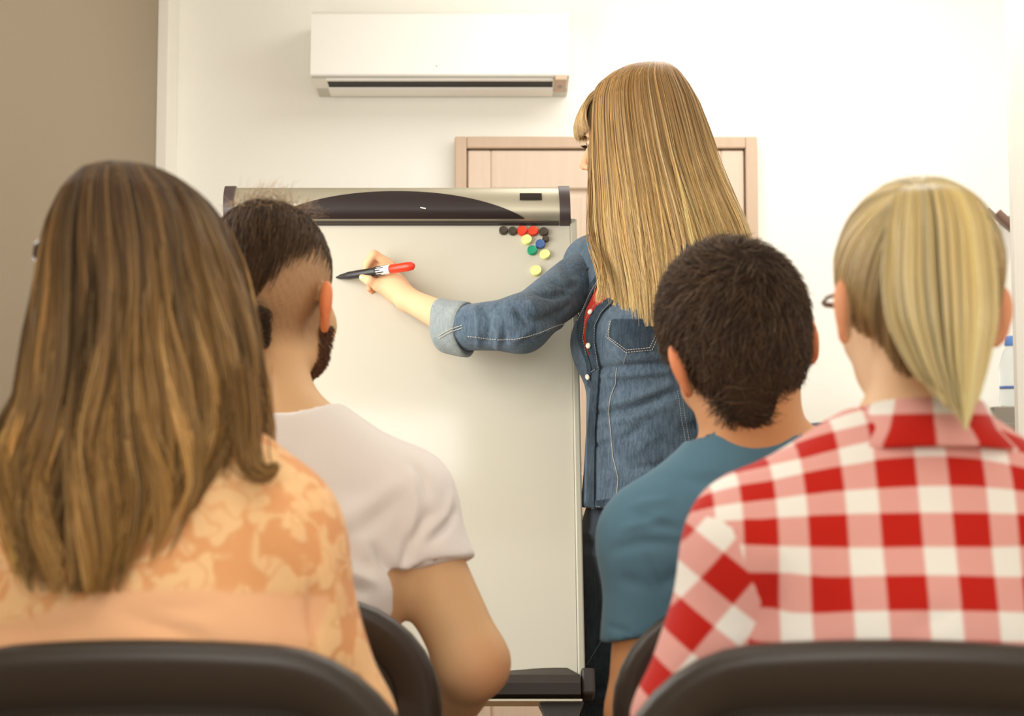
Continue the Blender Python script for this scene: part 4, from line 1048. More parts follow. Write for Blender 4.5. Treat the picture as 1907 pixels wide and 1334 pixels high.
# ------------------------------------------------------------------ man in the blue T-shirt (second row, right)
def blue_man():
    f = unit(V3(-.06, 1, 0)); X = .372
    J = dict(fwd=f, pelvis=V3(X, 2.13, .555), waist=V3(X, 2.11, .70), chest=V3(X-.003, 2.10, .83), upper=V3(X-.02, 2.11, .935), neck=P(1412, 860, 2.06), tw=.170,
             shL=P(1222, 1012, 2.08), shR=P(1735, 1000, 2.08), elL=P(1197, 1330, 2.07), elR=P(1790, 1330, 2.07), rs=.052, re=.047)
    seated(J, True)
    R = person('person with short dark-brown hair and a teal-blue T-shirt, head leaning left, seated', (X, 2.13, 0))
    H = frame_yaw(P(1374, 664, 2.03), -11, -6, -15, 1.04)
    nb = J['neck']
    ops = limbs(J, 0)+arm(J, 'L')+arm(J, 'R')+legs(J)+feet(J)+[cap(nb+V3(.0, .0, -.04), H.p(0, -.030, -.045), .060, .056, .05)]+head_ops(H, True)
    ops += [cap(nb+V3(.0, 0, -.015), J['sh'+s]+V3(0, 0, .01), .042, .036, .06) for s in 'LR']
    for s, q in (('L', -1), ('R', 1)): ops += hand_ops(J['wr'+s], f+V3(0, 0, -.25), V3(0, 0, -1), 1.03, q)
    bx = [(V3(H.o[0]-.15, H.o[1]-.16, .97), H.o+.19, .0032)]+[(J['wr'+s]-.04+V3(-.05, 0, -.05), J['wr'+s]+V3(.1, .22, .07), .0035) for s in 'LR']
    V, F = field_mesh(ops, .006, bx)
    link('body', npmesh('body', V, F, skin_color((214, 156, 108), V, lambda V, c: ears_red(H, c, V, .6, (228, 132, 90)))), M['skin'], R); face_parts(H, R)
    g = .010
    co = limbs(J, g)+[infl(cap(J['sh'+s], J['sh'+s]*.42+J['el'+s]*.58, J['rs']*.98, .050, .04), g+.004) for s in 'LR']+[infl(cap(nb+V3(.0, 0, -.015), J['sh'+s]+V3(0, 0, .01), .042, .036, .06), g) for s in 'LR']+[infl(cap(nb+V3(0, 0, -.04), nb*.75+H.p(0, -.030, -.045)*.25, .060, .058, .05), g-.002)]
    nk = P(1415, 874, 2.05)
    co += [sub(ell(nk+V3(0, .03, .058), (.094, .105, .056), frame_yaw(nk, 0, 12, -6).R, k=.006)), sub(half(J['pelvis']+V3(0, 0, -.09), V3(0, 0, 1)))]
    for s in 'LR':
        d = unit(J['el'+s]-J['sh'+s]); d2 = unit(d+V3(.30, 0, 0)*(1 if s == 'L' else -1)); hm = J['sh'+s]+d*.118; co.append(sub(cyl(hm, hm+d2*.2, .1)))
    fo = [([(1180, 955), (1220, 975), (1270, 988)], .007, -.005), ([(1140, 1025), (1200, 1010), (1290, 1015)], .008, -.005), ([(1160, 985), (1240, 962)], .006, .004), ([(1205, 1010), (1215, 1060), (1232, 1130)], .003, -.003), ([(1220, 1095), (1260, 1075), (1295, 1060)], .01, -.005),
          ([(1240, 885), (1300, 900), (1350, 895)], .01, -.004), ([(1180, 940), (1250, 930)], .007, .004), ([(1130, 1165), (1150, 1172), (1175, 1178)], .003, -.003), ([(1150, 1080), (1200, 1090)], .01, -.003)]
    cloth('t_shirt', co, .0045, M['blue_tee'], R, fold=fo, wsc=(.0015, 15), seed=6)
    V, F = field_mesh([infl(p, .012) for p in legs(J)]+[ecap(J['pelvis'], J['waist']-V3(0, 0, .05), .17, .125, .155, .11, f, .05)], .009); link('trousers', npmesh('trousers', V, F), M['trousers'], R)
    shoes(J, R, M['shoe'])
    capo = [H.el((0, -.014, .052), (.085, .106, .092)), H.el((0, -.05, .004), (.070, .064, .070), .02), H.el((-.022, -.060, -.052), (.036, .026, .040), .02),
            sub(half(H.p(0, .052, .0), H.R @ unit(V3(0, -1, .75)), .01))]
    for s in (-1, 1): capo.append(sub(H.el((s*.094, .004, -.014), (.030, .040, .046), .008)))
    Vc, Nc, _ = cap_mesh(H, capo, .003, (58, 44, 32), R)
    whorl = np.array([.012, -.088, .085])
    def flow(L):
        d = L-whorl; d = d/(np.linalg.norm(d, axis=1, keepdims=True)+1e-9); sp = np.cross(d, unit(V3(0, -.6, .6)))
        return d+.35*sp+V3(0, 0, -.25)
    dark = lambda N, T: hair_cols(N, T, (56, 42, 30), (90, 70, 52), .35, (150, 126, 100), .08)
    L = H.loc(Vc); w = L[:, 2] > -.075
    surf_hair('short_hair', H, Vc[w], Nc[w], 11000, flow, .038, 6, .10, .0005, dark, R, rough=.3, c0=(0, -.02, .035), rr=(.084, .104, .100), seed=21)
    w = (L[:, 2] < -.03)
    surf_hair('nape_hair', H, Vc[w], Nc[w], 3800, lambda L: V3(0, 0, -1)+0*L, .02, 4, .05, .00045, lambda N, T: hair_cols(N, T, (60, 44, 30), (90, 66, 44), .2), R, rough=.3, c0=(0, -.045, .008), rr=(.072, .068, .076), seed=22)
blue_man()

# ------------------------------------------------------------------ woman in the red checked shirt (front row, right)
def blonde_woman():
    f = unit(V3(-.1, 1, 0)); X = .402
    J = dict(fwd=f, pelvis=V3(X-.01, 1.60, .555), waist=V3(X-.01, 1.585, .70), chest=V3(X-.005, 1.57, .83), upper=V3(X, 1.575, .93), neck=V3(X+.01, 1.575, 1.002), tw=.160,
             shL=P(1408, 1018, 1.56), shR=P(1985, 1018, 1.56), elL=P(1288, 1345, 1.57), elR=P(2100, 1345, 1.57), rs=.048, re=.040)
    seated(J, False)
    R = person('person with a blonde ponytail and a red and white checked shirt, seated', (X, 1.6, 0))
    H = frame_yaw(P(1703, 586, 1.575), -3, 0, 1, .935)
    ops = limbs(J, 0, False)+arm(J, 'L', 0, False)+arm(J, 'R', 0, False)+legs(J)+feet(J)+[cap(J['upper'], H.p(0, -.03, -.05), .052, .050, .04)]+head_ops(H)
    for s, q in (('L', -1), ('R', 1)): ops += hand_ops(J['wr'+s], f+V3(0, 0, -.25), V3(0, 0, -1), .93, q)
    bx = [(V3(H.o[0]-.15, H.o[1]-.16, 1.0), H.o+.18, .0032)]+[(J['wr'+s]-.04+V3(-.05, 0, -.05), J['wr'+s]+V3(.1, .22, .07), .0035) for s in 'LR']
    V, F = field_mesh(ops, .007, bx)
    link('body', npmesh('body', V, F, skin_color((226, 188, 148), V, lambda V, c: ears_red(H, c, V, .65, (228, 140, 96)))), M['skin'], R); face_parts(H, R)
    g = .013
    to = limbs(J, g, False)+[sub(ell(J['neck']+V3(0, .03, .095), (.075, .085, .08), k=.01)), sub(half(J['pelvis']+V3(0, 0, -.09), V3(0, 0, 1)))]
    yb = 1.455; cxs = float(P(1687, 1000, 1.455)[0])
    def uvt(V, N):
        x = V[:, 0]-cxs; u = x*(1+.9*x*x*4)+.0; v = V[:, 2]+.62*(V[:, 1]-yb)*np.clip(N[:, 2]*1.4, 0, 1)-float(P(1687, 1105, 1.455)[2])
        return np.stack([u, v], 1)
    fo = [([(1400, 1180), (1430, 1120), (1440, 1060)], .012, -.006), ([(1700, 1180), (1780, 1130)], .01, -.003), ([(1500, 1200), (1560, 1100)], .014, -.004), ([(1580, 830), (1640, 850), (1720, 845)], .012, .003)]
    cloth('shirt_body', to, .0055, M['gingham'], R, fold=fo, wsc=(.002, 14), uvf=uvt, seed=7)
    for s in 'LR':
        sg = -1 if s == 'L' else 1
        so = arm(J, s, g+.004, False); d = unit(J['wr'+s]-J['el'+s]); m = J['wr'+s]-d*.03; so.append(sub(cyl(m, m+d*.3, .06)))
        so.append(infl(cap(J['upper']*.22+J['sh'+s]*.78, J['sh'+s], .050, .049, .04), g+.002))
        ax = unit(J['el'+s]-J['sh'+s]); nb_ = unit(np.cross(V3(0, -1, 0), ax)); 
        def uvs(V, N, ax=ax, nb_=nb_, s=s):
            q = V-J['sh'+s]; al = q@ax; ac = q@nb_
            th = math.radians(-18*(-1 if s == 'L' else 1)); a2 = ac*math.cos(th)+al*math.sin(th); b2 = -ac*math.sin(th)+al*math.cos(th)
            return np.stack([a2+.012, b2+.02], 1)
        cloth('sleeve', so, .0055, M['gingham'], R, fold=None, wsc=(.002, 16), uvf=uvs, seed=8)
    # stand-up collar band folded over
    b = BM(); rings = []; cx_, cy_ = J['neck'][0]+.0, J['neck'][1]-.002
    n_ = 48
    for (rx_, ry_, z_, dz) in ((.058, .062, 1.070, .0), (.060, .065, 1.079, 0), (.066, .071, 1.080, 0), (.080, .084, 1.052, 0), (.098, .098, 1.034, 0), (.096, .096, 1.030, 0), (.062, .070, 1.036, 0)):
        rings.append([(cx_+rx_*math.cos(a), cy_+ry_*math.sin(a), z_-.014*max(0, math.sin(a))-.010*abs(math.cos(a))**3) for a in np.linspace(0, 2*math.pi, n_, endpoint=False)])
    bmx = bmesh.new(); VV = np.array(rings).reshape(-1, 3); FF = []
    nr = len(rings)
    for i in range(nr):
        for j in range(n_): FF.append((i*n_+j, ((i+1) % nr)*n_+j, ((i+1) % nr)*n_+(j+1) % n_, i*n_+(j+1) % n_))
    ang = np.tile(np.linspace(0, 2*math.pi, n_, endpoint=False), nr)
    a_ = (ang+math.pi/2+math.pi) % (2*math.pi)-math.pi      # 0 at the back
    uvc = np.stack([a_*.072+.026, VV[:, 2]-1.045], 1)
    link('collar', npmesh('collar', VV, np.array(FF), uv=uvc), M['gingham'], R)
    V, F = field_mesh([infl(p, .012) for p in legs(J)]+[ecap(J['pelvis'], J['waist']-V3(0, 0, .04), .165, .125, .15, .11, f, .05)], .009); link('trousers', npmesh('trousers', V, F), M['trousers'], R)
    shoes(J, R, M['shoe'])
    # hair combed back to a ponytail
    capo = [H.el((0, -.014, .048), (.083, .104, .093)), H.el((0, -.052, .0), (.062, .056, .066), .02), H.el((0, -.06, -.05), (.042, .030, .04), .02), sub(half(H.p(0, .058, .02), H.R @ unit(V3(0, -1, .35)), .01)),
            sub(half(H.p(0, -.09, -.078), H.R @ unit(V3(0, -.12, 1)), .01))]
    for s in (-1, 1): capo.append(sub(H.el((s*.092, .0, -.024), (.034, .043, .046), .008)))
    Vc, Nc, _ = cap_mesh(H, capo, .003, (176, 150, 102), R)
    tie = H.loc(P(1712, 352, 1.50)[None])[0]
    def flow(L): d = tie-L; return d/(np.linalg.norm(d, axis=1, keepdims=True)+1e-9)
    c0 = (0, -.014, .048); rr = (.083, .104, .093)
    L = H.loc(Vc); r = np.random.default_rng(31)
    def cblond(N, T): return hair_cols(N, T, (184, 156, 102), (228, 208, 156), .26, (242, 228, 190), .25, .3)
    # strands from hairline all the way to the tie
    n = 5200; ii = r.integers(0, len(L), n); A = L[ii]; low = r.random(n) < .55; edge = np.argsort(((A-tie)**2).sum(1))
    T = 16; t = np.linspace(0, 1, T)[None, :, None]
    c0 = np.array(c0); rr = np.array(rr); q = (A-c0)/rr; qn = np.linalg.norm(q, axis=1, keepdims=True); qt = (tie-c0)/rr; qtn = np.linalg.norm(qt)
    clump = (np.round(np.arctan2(A[:, 0]-tie[0], -(A[:, 2]-tie[2]))*14)/14); off = np.sin(clump*37)*.030
    qa = q/qn; qb = (qt/qtn)[None]; om = np.arccos(np.clip((qa*qb).sum(1), -1, 1))[:, None, None]
    path = (np.sin((1-t)*om)*qa[:, None]+np.sin(t*om)*qb[:, None])/np.sin(om+1e-6)
    q0_ = qn[:, None]; bulge = np.maximum(1.0, q0_*(1-t)+t)
    rad = np.where(t < .001, q0_, bulge)+.045*r.random((n, 1, 1))**1.5+off[:, None, None]*np.sin(t*3.14)+.03*t**3
    path = c0+path*rad*rr; path = H.o+(path*H.s)@H.R.T
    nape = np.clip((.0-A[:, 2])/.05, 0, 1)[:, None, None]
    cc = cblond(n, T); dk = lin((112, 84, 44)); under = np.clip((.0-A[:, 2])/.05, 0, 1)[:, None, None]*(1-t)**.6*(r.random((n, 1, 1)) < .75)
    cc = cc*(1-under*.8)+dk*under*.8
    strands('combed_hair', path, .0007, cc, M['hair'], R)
    tw_ = H.p(*tie)
    def ring_pts(c, r_, tilt): return [c+r_*V3(math.cos(a), math.sin(a)*.5, math.sin(a)*.35+tilt) for a in np.linspace(0, 2*math.pi, 25)]
    BM().tube(ring_pts(tw_+V3(0, .004, -.012), .019, 0), .0045).done('hair_tie', M['black_fabric'], R, True)
    # ponytail: rises off the tie, arches over and falls to a point
    cl = [(1716, 372, 1.505, .004), (1728, 346, 1.484, .021), (1740, 362, 1.458, .036), (1748, 420, 1.440, .044), (1752, 520, 1.430, .048), (1758, 600, 1.427, .046), (1768, 680, 1.427, .034), (1786, 760, 1.428, .015), (1794, 800, 1.43, .005)]
    C = np.array([P(a, b, c) for a, b, c, d in cl]); W = np.array([d for *_, d in cl]); k = np.arange(len(cl)); T = 34; n = 4200
    u = np.linspace(0, len(cl)-1, T)
    def rs(a):
        v = np.interp(np.linspace(0, len(cl)-1, 120), k, a)
        for _ in range(12): v[1:-1] = .25*v[:-2]+.5*v[1:-1]+.25*v[2:]
        return v
    cx_, cy_, cz_, wx_ = rs(C[:, 0]), rs(C[:, 1]), rs(C[:, 2]), rs(W)
    an = r.uniform(0, 2*np.pi, n); dep = r.random(n)**.45; lk = np.round(an*26/6.283)/26*6.283; lid = (np.round(an*26/6.283) % 26).astype(int)
    endp = r.uniform(.80, 1.0, 26)[lid]+r.normal(0, .012, n); endp[np.cos(an) < -.5] -= .06; endp = np.clip(endp, .7, 1)
    tt = np.linspace(0, 1, T)[None, :]*endp[:, None]*119
    g_ = lambda a: np.interp(tt, np.arange(120), a)
    aa = an[:, None]+(lk-an)[:, None]*.8*np.linspace(0, 1, T)[None]**1.0; lo_ = r.normal(0, .10, 26)[lid][:, None]*np.linspace(0, 1, T)[None]
    dd = dep[:, None]+lo_
    wv = .1*np.sin(np.linspace(0, 1, T)[None]*5+r.uniform(0, 6, 26)[lid][:, None])*np.linspace(0, 1, T)[None]
    pp = np.stack([g_(cx_)+g_(wx_)*(np.cos(aa)*dd+wv*.5), g_(cy_)+g_(wx_)*np.sin(aa)*dd*.55, g_(cz_)+0*aa], -1)
    cc = hair_cols(n, T, (196, 168, 104), (226, 206, 150), .2, (240, 228, 188), .22, .2)
    sh_ = r.normal(0, .2, 26)[lid][:, None, None]; cc = np.clip(cc*np.exp(sh_), 0, .95)
    strands('ponytail', pp, .0008, cc, M['hair'], R)
    # glasses: temples reach past the ears to the frame
    G = empty('glasses', tuple(float(q) for q in H.p(0, .1, .015)), 'thin brown-framed glasses worn by the woman with the ponytail', 'glasses')
    for s in (-1, 1):
        BM().tube([H.p(s*.088, -.012, .012), H.p(s*.086, .0, .02), H.p(s*.086, .04, .021), H.p(s*.080, .082, .020), H.p(s*.072, .098, .019)], .0022, 6).done('temple', M['brown_bar'], G, True)
        ring = [H.p(s*.033+.025*math.cos(a), .101-.004*abs(math.cos(a)), .012+.019*math.sin(a)) for a in np.linspace(0, 2*math.pi, 29)]
        BM().tube(ring, .0018, 6).done('rim', M['brown_bar'], G, True)
        BM().tube([H.p(s*.056, .100, .019), H.p(s*.074, .098, .020)], .003, 6).done('hinge', M['brown_bar'], G, True)
        b = bmesh.new(); bmesh.ops.create_circle(b, cap_ends=True, segments=28, radius=1, matrix=Matrix.Translation(Vector(H.p(s*.033, .1005, .012))) @ Matrix(((*[float(q) for q in (H.R[:, 0]*.0255)], 0), (*[float(q) for q in (H.R[:, 2]*.0185)], 0), (*[float(q) for q in (H.R[:, 1]*.001)], 0), (0, 0, 0, 1))).transposed())
        k_ = BM(); k_.b.free(); k_.b = b; k_.done('lens', M['pet'], G)
    BM().tube([H.p(-.009, .102, .016), H.p(0, .104, .018), H.p(.009, .102, .016)], .0018, 6).done('bridge', M['brown_bar'], G, True)
blonde_woman()

# ------------------------------------------------------------------ woman writing on the flip chart
def teacher():
    f = unit(V3(-.82, -.57, 0)); side = unit(np.cross(f, V3(0, 0, 1)))
    c = lambda px_, py_, Y=3.10: P(px_, py_, Y)
    J = dict(fwd=f, pelvis=c(1218, 985), waist=c(1217, 800), chest=c(1208, 655), upper=c(1195, 540), neck=c(1200, 440), tw=.135,
             shR=P(1106, 500, 3.22), shL=P(1275, 500, 3.0), elR=P(972, 604, 3.03), elL=P(1350, 770, 2.98), rs=.052, re=.045)
    J['wrR'] = P(757, 557, 3.20); J['wrL'] = P(1330, 960, 2.98)
    J['hipR'] = P(1172, 1010, 3.15); J['hipL'] = P(1262, 1010, 3.06); J['knR'] = P(1085, 1295, 3.14); J['anR'] = V3(J['knR'][0]+.03, 3.2, .085); J['knL'] = P(1235, 1310, 3.02); J['anL'] = V3(J['knL'][0]+.06, 3.06, .085)
    J['fwd'] = f
    R = person('person with long blonde hair and a denim shirt, standing and writing on the flip chart', (float(J['pelvis'][0]), 3.1, 0))
    H = Frame(P(1180, 268, 3.12), V3(-.95, .27, -.17), V3(-.17, 0, 1), .98)
    body = limbs(J, -.012, False)
    bust = [ell(J['chest']+f*.070+side*s*.06+V3(0, 0, .02), (.050, .050, .052), k=.05) for s in (-1, 1)]
    butt = [ell(J['pelvis']-f*.05+side*s*.065, (.085, .085, .09), k=.05) for s in (-1, 1)]
    ops = body+[infl(q, -.004) for q in bust]+butt+arm(J, 'L', 0, False)+legs(J)+feet(J)+[cap(J['upper'], H.p(0, -.02, -.05), .05, .048, .04)]+head_ops(H)
    # right arm: upper arm and forearm that narrows to a slim wrist
    e, w = J['elR'], J['wrR']; md = P(860, 607, 3.125); ops += [cap(J['shR'], e, .040, .038, .02), cap(e, md, .038, .035, .02), cap(md, w, .0355, .0235, .02)]
    # writing hand, joints read off the photograph
    h = lambda px_, py_, Y: P(px_, py_, Y)
    hy = 3.225
    palm = [cap(w, h(735, 528, hy+.008), .0225, .024, .015), cap(h(742, 545, hy), h(714, 505, hy+.018), .022, .013, .014), cap(h(742, 545, hy-.004), h(706, 532, hy-.004), .021, .014, .014), cap(h(738, 540, hy+.012), h(716, 524, hy+.020), .022, .018, .014)]
    idx = [cap(h(728, 494, hy+.018), h(697, 474, hy+.006), .0105, .0092, .006), cap(h(697, 474, hy+.006), h(684, 492, hy+.004), .0088, .0080, .004), cap(h(684, 492, hy+.004), h(679, 509, hy+.004), .0080, .0068, .004)]
    thb = [cap(h(706, 532, hy-.004), h(688, 523, hy-.012), .0118, .0105, .005), cap(h(688, 523, hy-.012), h(676, 517, hy-.004), .0105, .0085, .004)]
    mid = [cap(h(728, 506, hy+.022), h(700, 494, hy+.024), .0100, .009, .006), cap(h(700, 494, hy+.024), h(688, 510, hy+.022), .0088, .008, .003), cap(h(688, 510, hy+.022), h(681, 522, hy+.008), .0078, .0068, .003)]
    rng_ = [cap(h(732, 520, hy+.024), h(704, 508, hy+.028), .0095, .0088, .006), cap(h(704, 508, hy+.028), h(690, 524, hy+.022), .0084, .0078, .003), cap(h(690, 524, hy+.022), h(688, 538, hy+.016), .0076, .0066, .003)]
    pnk = [cap(h(736, 533, hy+.024), h(712, 524, hy+.022), .0088, .008, .006), cap(h(712, 524, hy+.022), h(698, 534, hy+.024), .0076, .007, .003), cap(h(698, 534, hy+.024), h(692, 543, hy+.022), .0068, .006, .003)]
    ops += palm+idx+thb+mid+rng_+pnk
    ops += hand_ops(J['wrL'], V3(-.1, -.1, -1), -side, .93, 1)
    wl_ = J['wrL']
    bx = [(H.o-.17, H.o+.17, .0028), (h(670, 600, 3.10)-V3(.03, 0, .02), h(830, 450, 3.27)+V3(0, 0, .02), .0021), (wl_-V3(.08, .08, .22), wl_+V3(.08, .08, .04), .0035)]
    V, F = field_mesh(ops, .0075, bx)
    def colr(V, c_):
        L = H.loc(V); lip = np.clip(1-(((L[:, 2]+.0585)/.012)**2+(L[:, 0]/.025)**2), 0, 1)*(L[:, 1] > .088); c_ = c_*(1-lip[:, None]*.6)+lin((206, 120, 100))*lip[:, None]*.6
        for tip in (h(679, 509, hy+.004), h(697, 474, hy+.006), h(688, 538, hy+.016), h(692, 543, hy+.022), H.p(0, .116, -.022)):
            m = np.clip(1-np.linalg.norm(V-tip, axis=1)/.02, 0, 1)[:, None]*.45; c_ = c_*(1-m)+lin((222, 134, 98))*m
        return c_
    link('body', npmesh('body', V, F, skin_color((226, 180, 138), V, colr)), M['skin'], R); face_parts(H, R)
    # finger nails on the gripping fingers
    for p_, d_ in ((h(678, 510, hy-.003), V3(-.4, -.8, .1)), (h(674, 516, hy-.012), V3(-.3, -.8, .5))):
        BM().lathe([(.0001, 0), (.0042, .0002), (.004, .0009)], p_, unit(d_), 14).done('fingernail', M['button'], R, True)
    # eyebrow and lashes on both sides
    n = 60; r = np.random.default_rng(9); pa = []
    for s in (-1, 1):
        for i in range(n):
            x = s*r.uniform(.012, .048); a0 = V3(x, .0925-.35*max(0, abs(x)-.03), .036+r.normal(0, .0016)); pa.append([H.p(*(a0+V3(s*.002*k, .0002*k, .0005*k))) for k in range(4)])
        for i in range(34):
            x = s*(.031+r.uniform(-.013, .014)); a0 = V3(x, .0925, .0115); pa.append([H.p(*(a0+V3((x-s*.031)*.25*k, .0030*k, -.0014*k+.0007*k*k*.6))) for k in range(4)])
    strands('brows_and_lashes', np.array(pa), .00055, np.tile(lin((64, 44, 34)), (len(pa), 1)), M['hair_matt'], R)

    # denim shirt
    g = .012
    tor = [infl(p, g) for p in limbs(J, -.006, False)+bust+butt]
    tor.append(infl(ecap(J['pelvis'], J['waist'], .165, .135, .135, .112, f, .05), 0))
    sb = tor+[sub(ell(J['neck']+f*.03+V3(0, 0, .02), (.075, .075, .06), k=.01))]
    zh = float(P(1100, 948, 3.0)[2]); sb.append(sub(half(V3(0, 0, zh), V3(0, 0, 1), .004)))
    # V opening carved at the placket
    a = lambda x, y, Y=3.0: P(x, y, Y)
    fo = []
    S = lambda pts, w_, am: fo.append((pts, w_, am*1.15))
    S([(1100, 690), (1180, 683), (1262, 678)], .008, -.008); S([(1110, 700), (1180, 697), (1262, 690)], .008, .006)
    S([(1105, 775), (1180, 760), (1262, 728)], .009, -.010); S([(1110, 760), (1180, 745), (1255, 716)], .009, .006); S([(1110, 790), (1185, 777), (1262, 748)], .009, .005)
    S([(1100, 835), (1140, 822)], .006, -.006); S([(1150, 822), (1205, 790)], .008, -.006); S([(1170, 850), (1230, 810)], .01, .005); S([(1165, 875), (1240, 868), (1290, 858)], .008, -.006)
    S([(1200, 905), (1250, 880)], .009, .005); S([(1120, 870), (1160, 900)], .008, -.004); S([(1270, 800), (1315, 790)], .009, -.005); S([(1145, 735), (1200, 725)], .01, .004); S([(1110, 730), (1160, 722)], .007, -.004)
    ob, Vs, Fs = cloth('denim_shirt', sb, .0045, M['denim'], R, fold=fo, wsc=(.0016, 26), seed=10)
    # sleeves
    for s in 'RL':
        e_, s_, w_ = J['el'+s], J['sh'+s], J['wr'+s]
        so = [cap(s_, e_, .056, .0505, .03), cap(e_, P(846, 611, 3.125) if s == 'R' else e_*.52+w_*.48, .0505, .0465, .03)]
        d_ = unit((P(846, 611, 3.125) if s == 'R' else w_)-e_); m_ = P(856, 610, 3.10) if s == 'R' else e_*.45+w_*.55
        so.append(sub(cyl(m_, m_+d_*.3, .08)))
        fo = []
        if s == 'R':
            for pts, w2, am in (([(900, 568), (908, 600), (906, 640)], .006, -.009), ([(925, 567), (938, 600), (940, 645)], .006, -.008), ([(955, 568), (970, 590), (985, 600)], .007, -.010), ([(985, 560), (1000, 585)], .007, .007), ([(1000, 548), (1030, 552), (1060, 545)], .008, -.009),
                                 ([(985, 600), (1025, 590), (1065, 570)], .008, -.009), ([(1000, 622), (1050, 606)], .008, .006), ([(1025, 522), (1055, 535), (1080, 530)], .009, -.007), ([(885, 570), (892, 600), (890, 650)], .006, .006), ([(1045, 492), (1065, 510), (1085, 512)], .01, -.006), ([(950, 640), (990, 615)], .007, .006), ([(915, 590), (930, 620), (925, 655)], .006, .006)): fo.append((pts, w2, am))
        o_, Vv, Ff = cloth('sleeve', so, .0042, M['denim'], R, fold=fo, wsc=(.0018, 40), seed=12)
        if s == 'R': sleeveVF = (Vv, Ff)
        # turned-back cuff: a short flared drum
        e0 = P(867, 611, 3.108) if s == 'R' else m_; e1 = P(825, 605, 3.135) if s == 'R' else m_+d_*.05
        ax = unit(e1-e0); u_ = unit(V3(0, 0, 1)-ax*ax[2]); v_ = np.cross(ax, u_); rings = []
        for (tq, rr_) in ((-.04, .0475), (0, .0515), (.25, .0525), (.6, .053), (.88, .053), (1.0, .0525), (1.01, .049), (.7, .046), (.3, .045)):
            cpt = e0+(e1-e0)*tq
            rings.append([cpt+rr_*(u_*math.cos(t_)*(1.0 if math.cos(t_) > 0 else 1.10)+v_*math.sin(t_)*.95)+ax*(.012*max(0, math.cos(t_))*(1 if tq > .5 else .2)-.014*max(0, -math.cos(t_))**2) for t_ in np.linspace(0, 2*math.pi, 36, endpoint=False)])
        nr = len(rings); VV = np.array(rings).reshape(-1, 3); VV = VV+vec_noise(VV)*.0018
        FF = [(i*36+j, ((i+1) % nr)*36+j, ((i+1) % nr)*36+(j+1) % 36, i*36+(j+1) % 36) for i in range(nr) for j in range(36)]
        oc = link('cuff', npmesh('cuff', VV, np.array(FF)), M['denim_cuff'], R); oc['label'] = 'turned-back paler denim cuff'
        if s == 'R': cuffVF = (VV, np.array(FF))
    # jeans
    hipo = [infl(p, .011) for p in legs(J)]+[infl(b_, .008) for b_ in butt]+[ecap(J['pelvis'], J['pelvis']+V3(0, 0, .1), .150, .115, .140, .11, f, .05)]
    V, F = field_mesh(hipo, .006, smooth=2); N = vnormals(V, F); fo = []
    for y_, am in ((990, .004), (1010, -.005), (1032, .004), (1285, -.006), (1300, .004), (1315, -.005)):
        fo.append(([(1075, y_+6), (1150, y_-4)], .007, am*1.3))
    V = folds_px(V, F, N, fo); link('jeans', npmesh('jeans', V, F), M['jeans'], R)
    jv = (V, F)
    for s in 'LR': pass
    JJ = dict(J); JJ['fwd'] = f; shoes(JJ, R, M['shoe'])

    # ---- seams, placket, pockets laid on the cloth surface
    def tree(*vf):
        VV = []; FF = []; k = 0
        for v, f_ in vf: VV.append(v); FF.append(f_+k); k += len(v)
        return BVHTree.FromPolygons([tuple(q) for q in np.concatenate(VV)], [tuple(int(z) for z in q) for q in np.concatenate(FF)])
    TB = tree((Vs, Fs)); TS = tree(sleeveVF, cuffVF); TJ = tree(jv)
    O = Vector((0, 0, CAMZ))
    def hit(px_, py_, T):
        for dx in (0, 2, -2, 4, -4, 8, -8, 12, -12):
            r_ = T.ray_cast(O, ray(px_+dx, py_))
            if r_[0] is not None:
                n_ = r_[1]; n_ = -n_ if n_.dot(ray(px_, py_)) > 0 else n_
                return r_[0], n_
        return None
    def seam(name, pts, T, m, off=.0012, rad=.0006, dash=True, parent=R):
        P2 = []
        for (x0_, y0_), (x1_, y1_) in zip(pts, pts[1:]):
            n_ = max(2, int(math.hypot(x1_-x0_, y1_-y0_)/2.2)); P2 += [(x0_+(x1_-x0_)*i/n_, y0_+(y1_-y0_)*i/n_) for i in range(n_)]
        P2.append(pts[-1]); W = [hit(*p, T) for p in P2]; b = BM(); cur = []
        W = [(h_[0]+h_[1]*off) if h_ else None for h_ in W]
        if dash:
            for i in range(0, len(W)-1, 2):
                if W[i] and W[i+1] and (W[i]-W[i+1]).length < .012: b.cyl(W[i], W[i]+(W[i+1]-W[i])*1.25, rad, rad, 5)
        else:
            for w0, w1 in zip(W, W[1:]):
                if w0 and w1 and (w0-w1).length < .02: b.cyl(w0, w1, rad, rad, 6)
        if len(b.b.verts): b.done(name, m, parent, kind='stuff')
        else: b.b.free()
    def patch(name, left, right, T, m, off=.002, thick=.002, n=(10, 24), parent=R, label=None):
        def samp(pl, k):
            d = [0]
            for p, q in zip(pl, pl[1:]): d.append(d[-1]+math.hypot(q[0]-p[0], q[1]-p[1]))
            x = np.linspace(0, d[-1], k); return np.interp(x, d, [p[0] for p in pl]), np.interp(x, d, [p[1] for p in pl])
        lx, ly = samp(left, n[1]); rx_, ry_ = samp(right, n[1]); b = bmesh.new(); rows = []
        for j in range(n[1]):
            rr = []
            for i in range(n[0]):
                t_ = i/(n[0]-1); h_ = hit(lx[j]*(1-t_)+rx_[j]*t_, ly[j]*(1-t_)+ry_[j]*t_, T)
                rr.append(b.verts.new(h_[0]+h_[1]*off) if h_ else None)
            rows.append(rr)
        for A, B in zip(rows, rows[1:]):
            for i in range(n[0]-1):
                q = (A[i], A[i+1], B[i+1], B[i])
                if all(q) and max((q[k_].co-q[k_-1].co).length for k_ in range(4)) < .03: b.faces.new(q)
        bmesh.ops.solidify(b, geom=b.faces[:], thickness=thick)
        k_ = BM(); k_.b.free(); k_.b = b; o_ = k_.done(name, m, parent, True)
        if label: o_['label'] = label
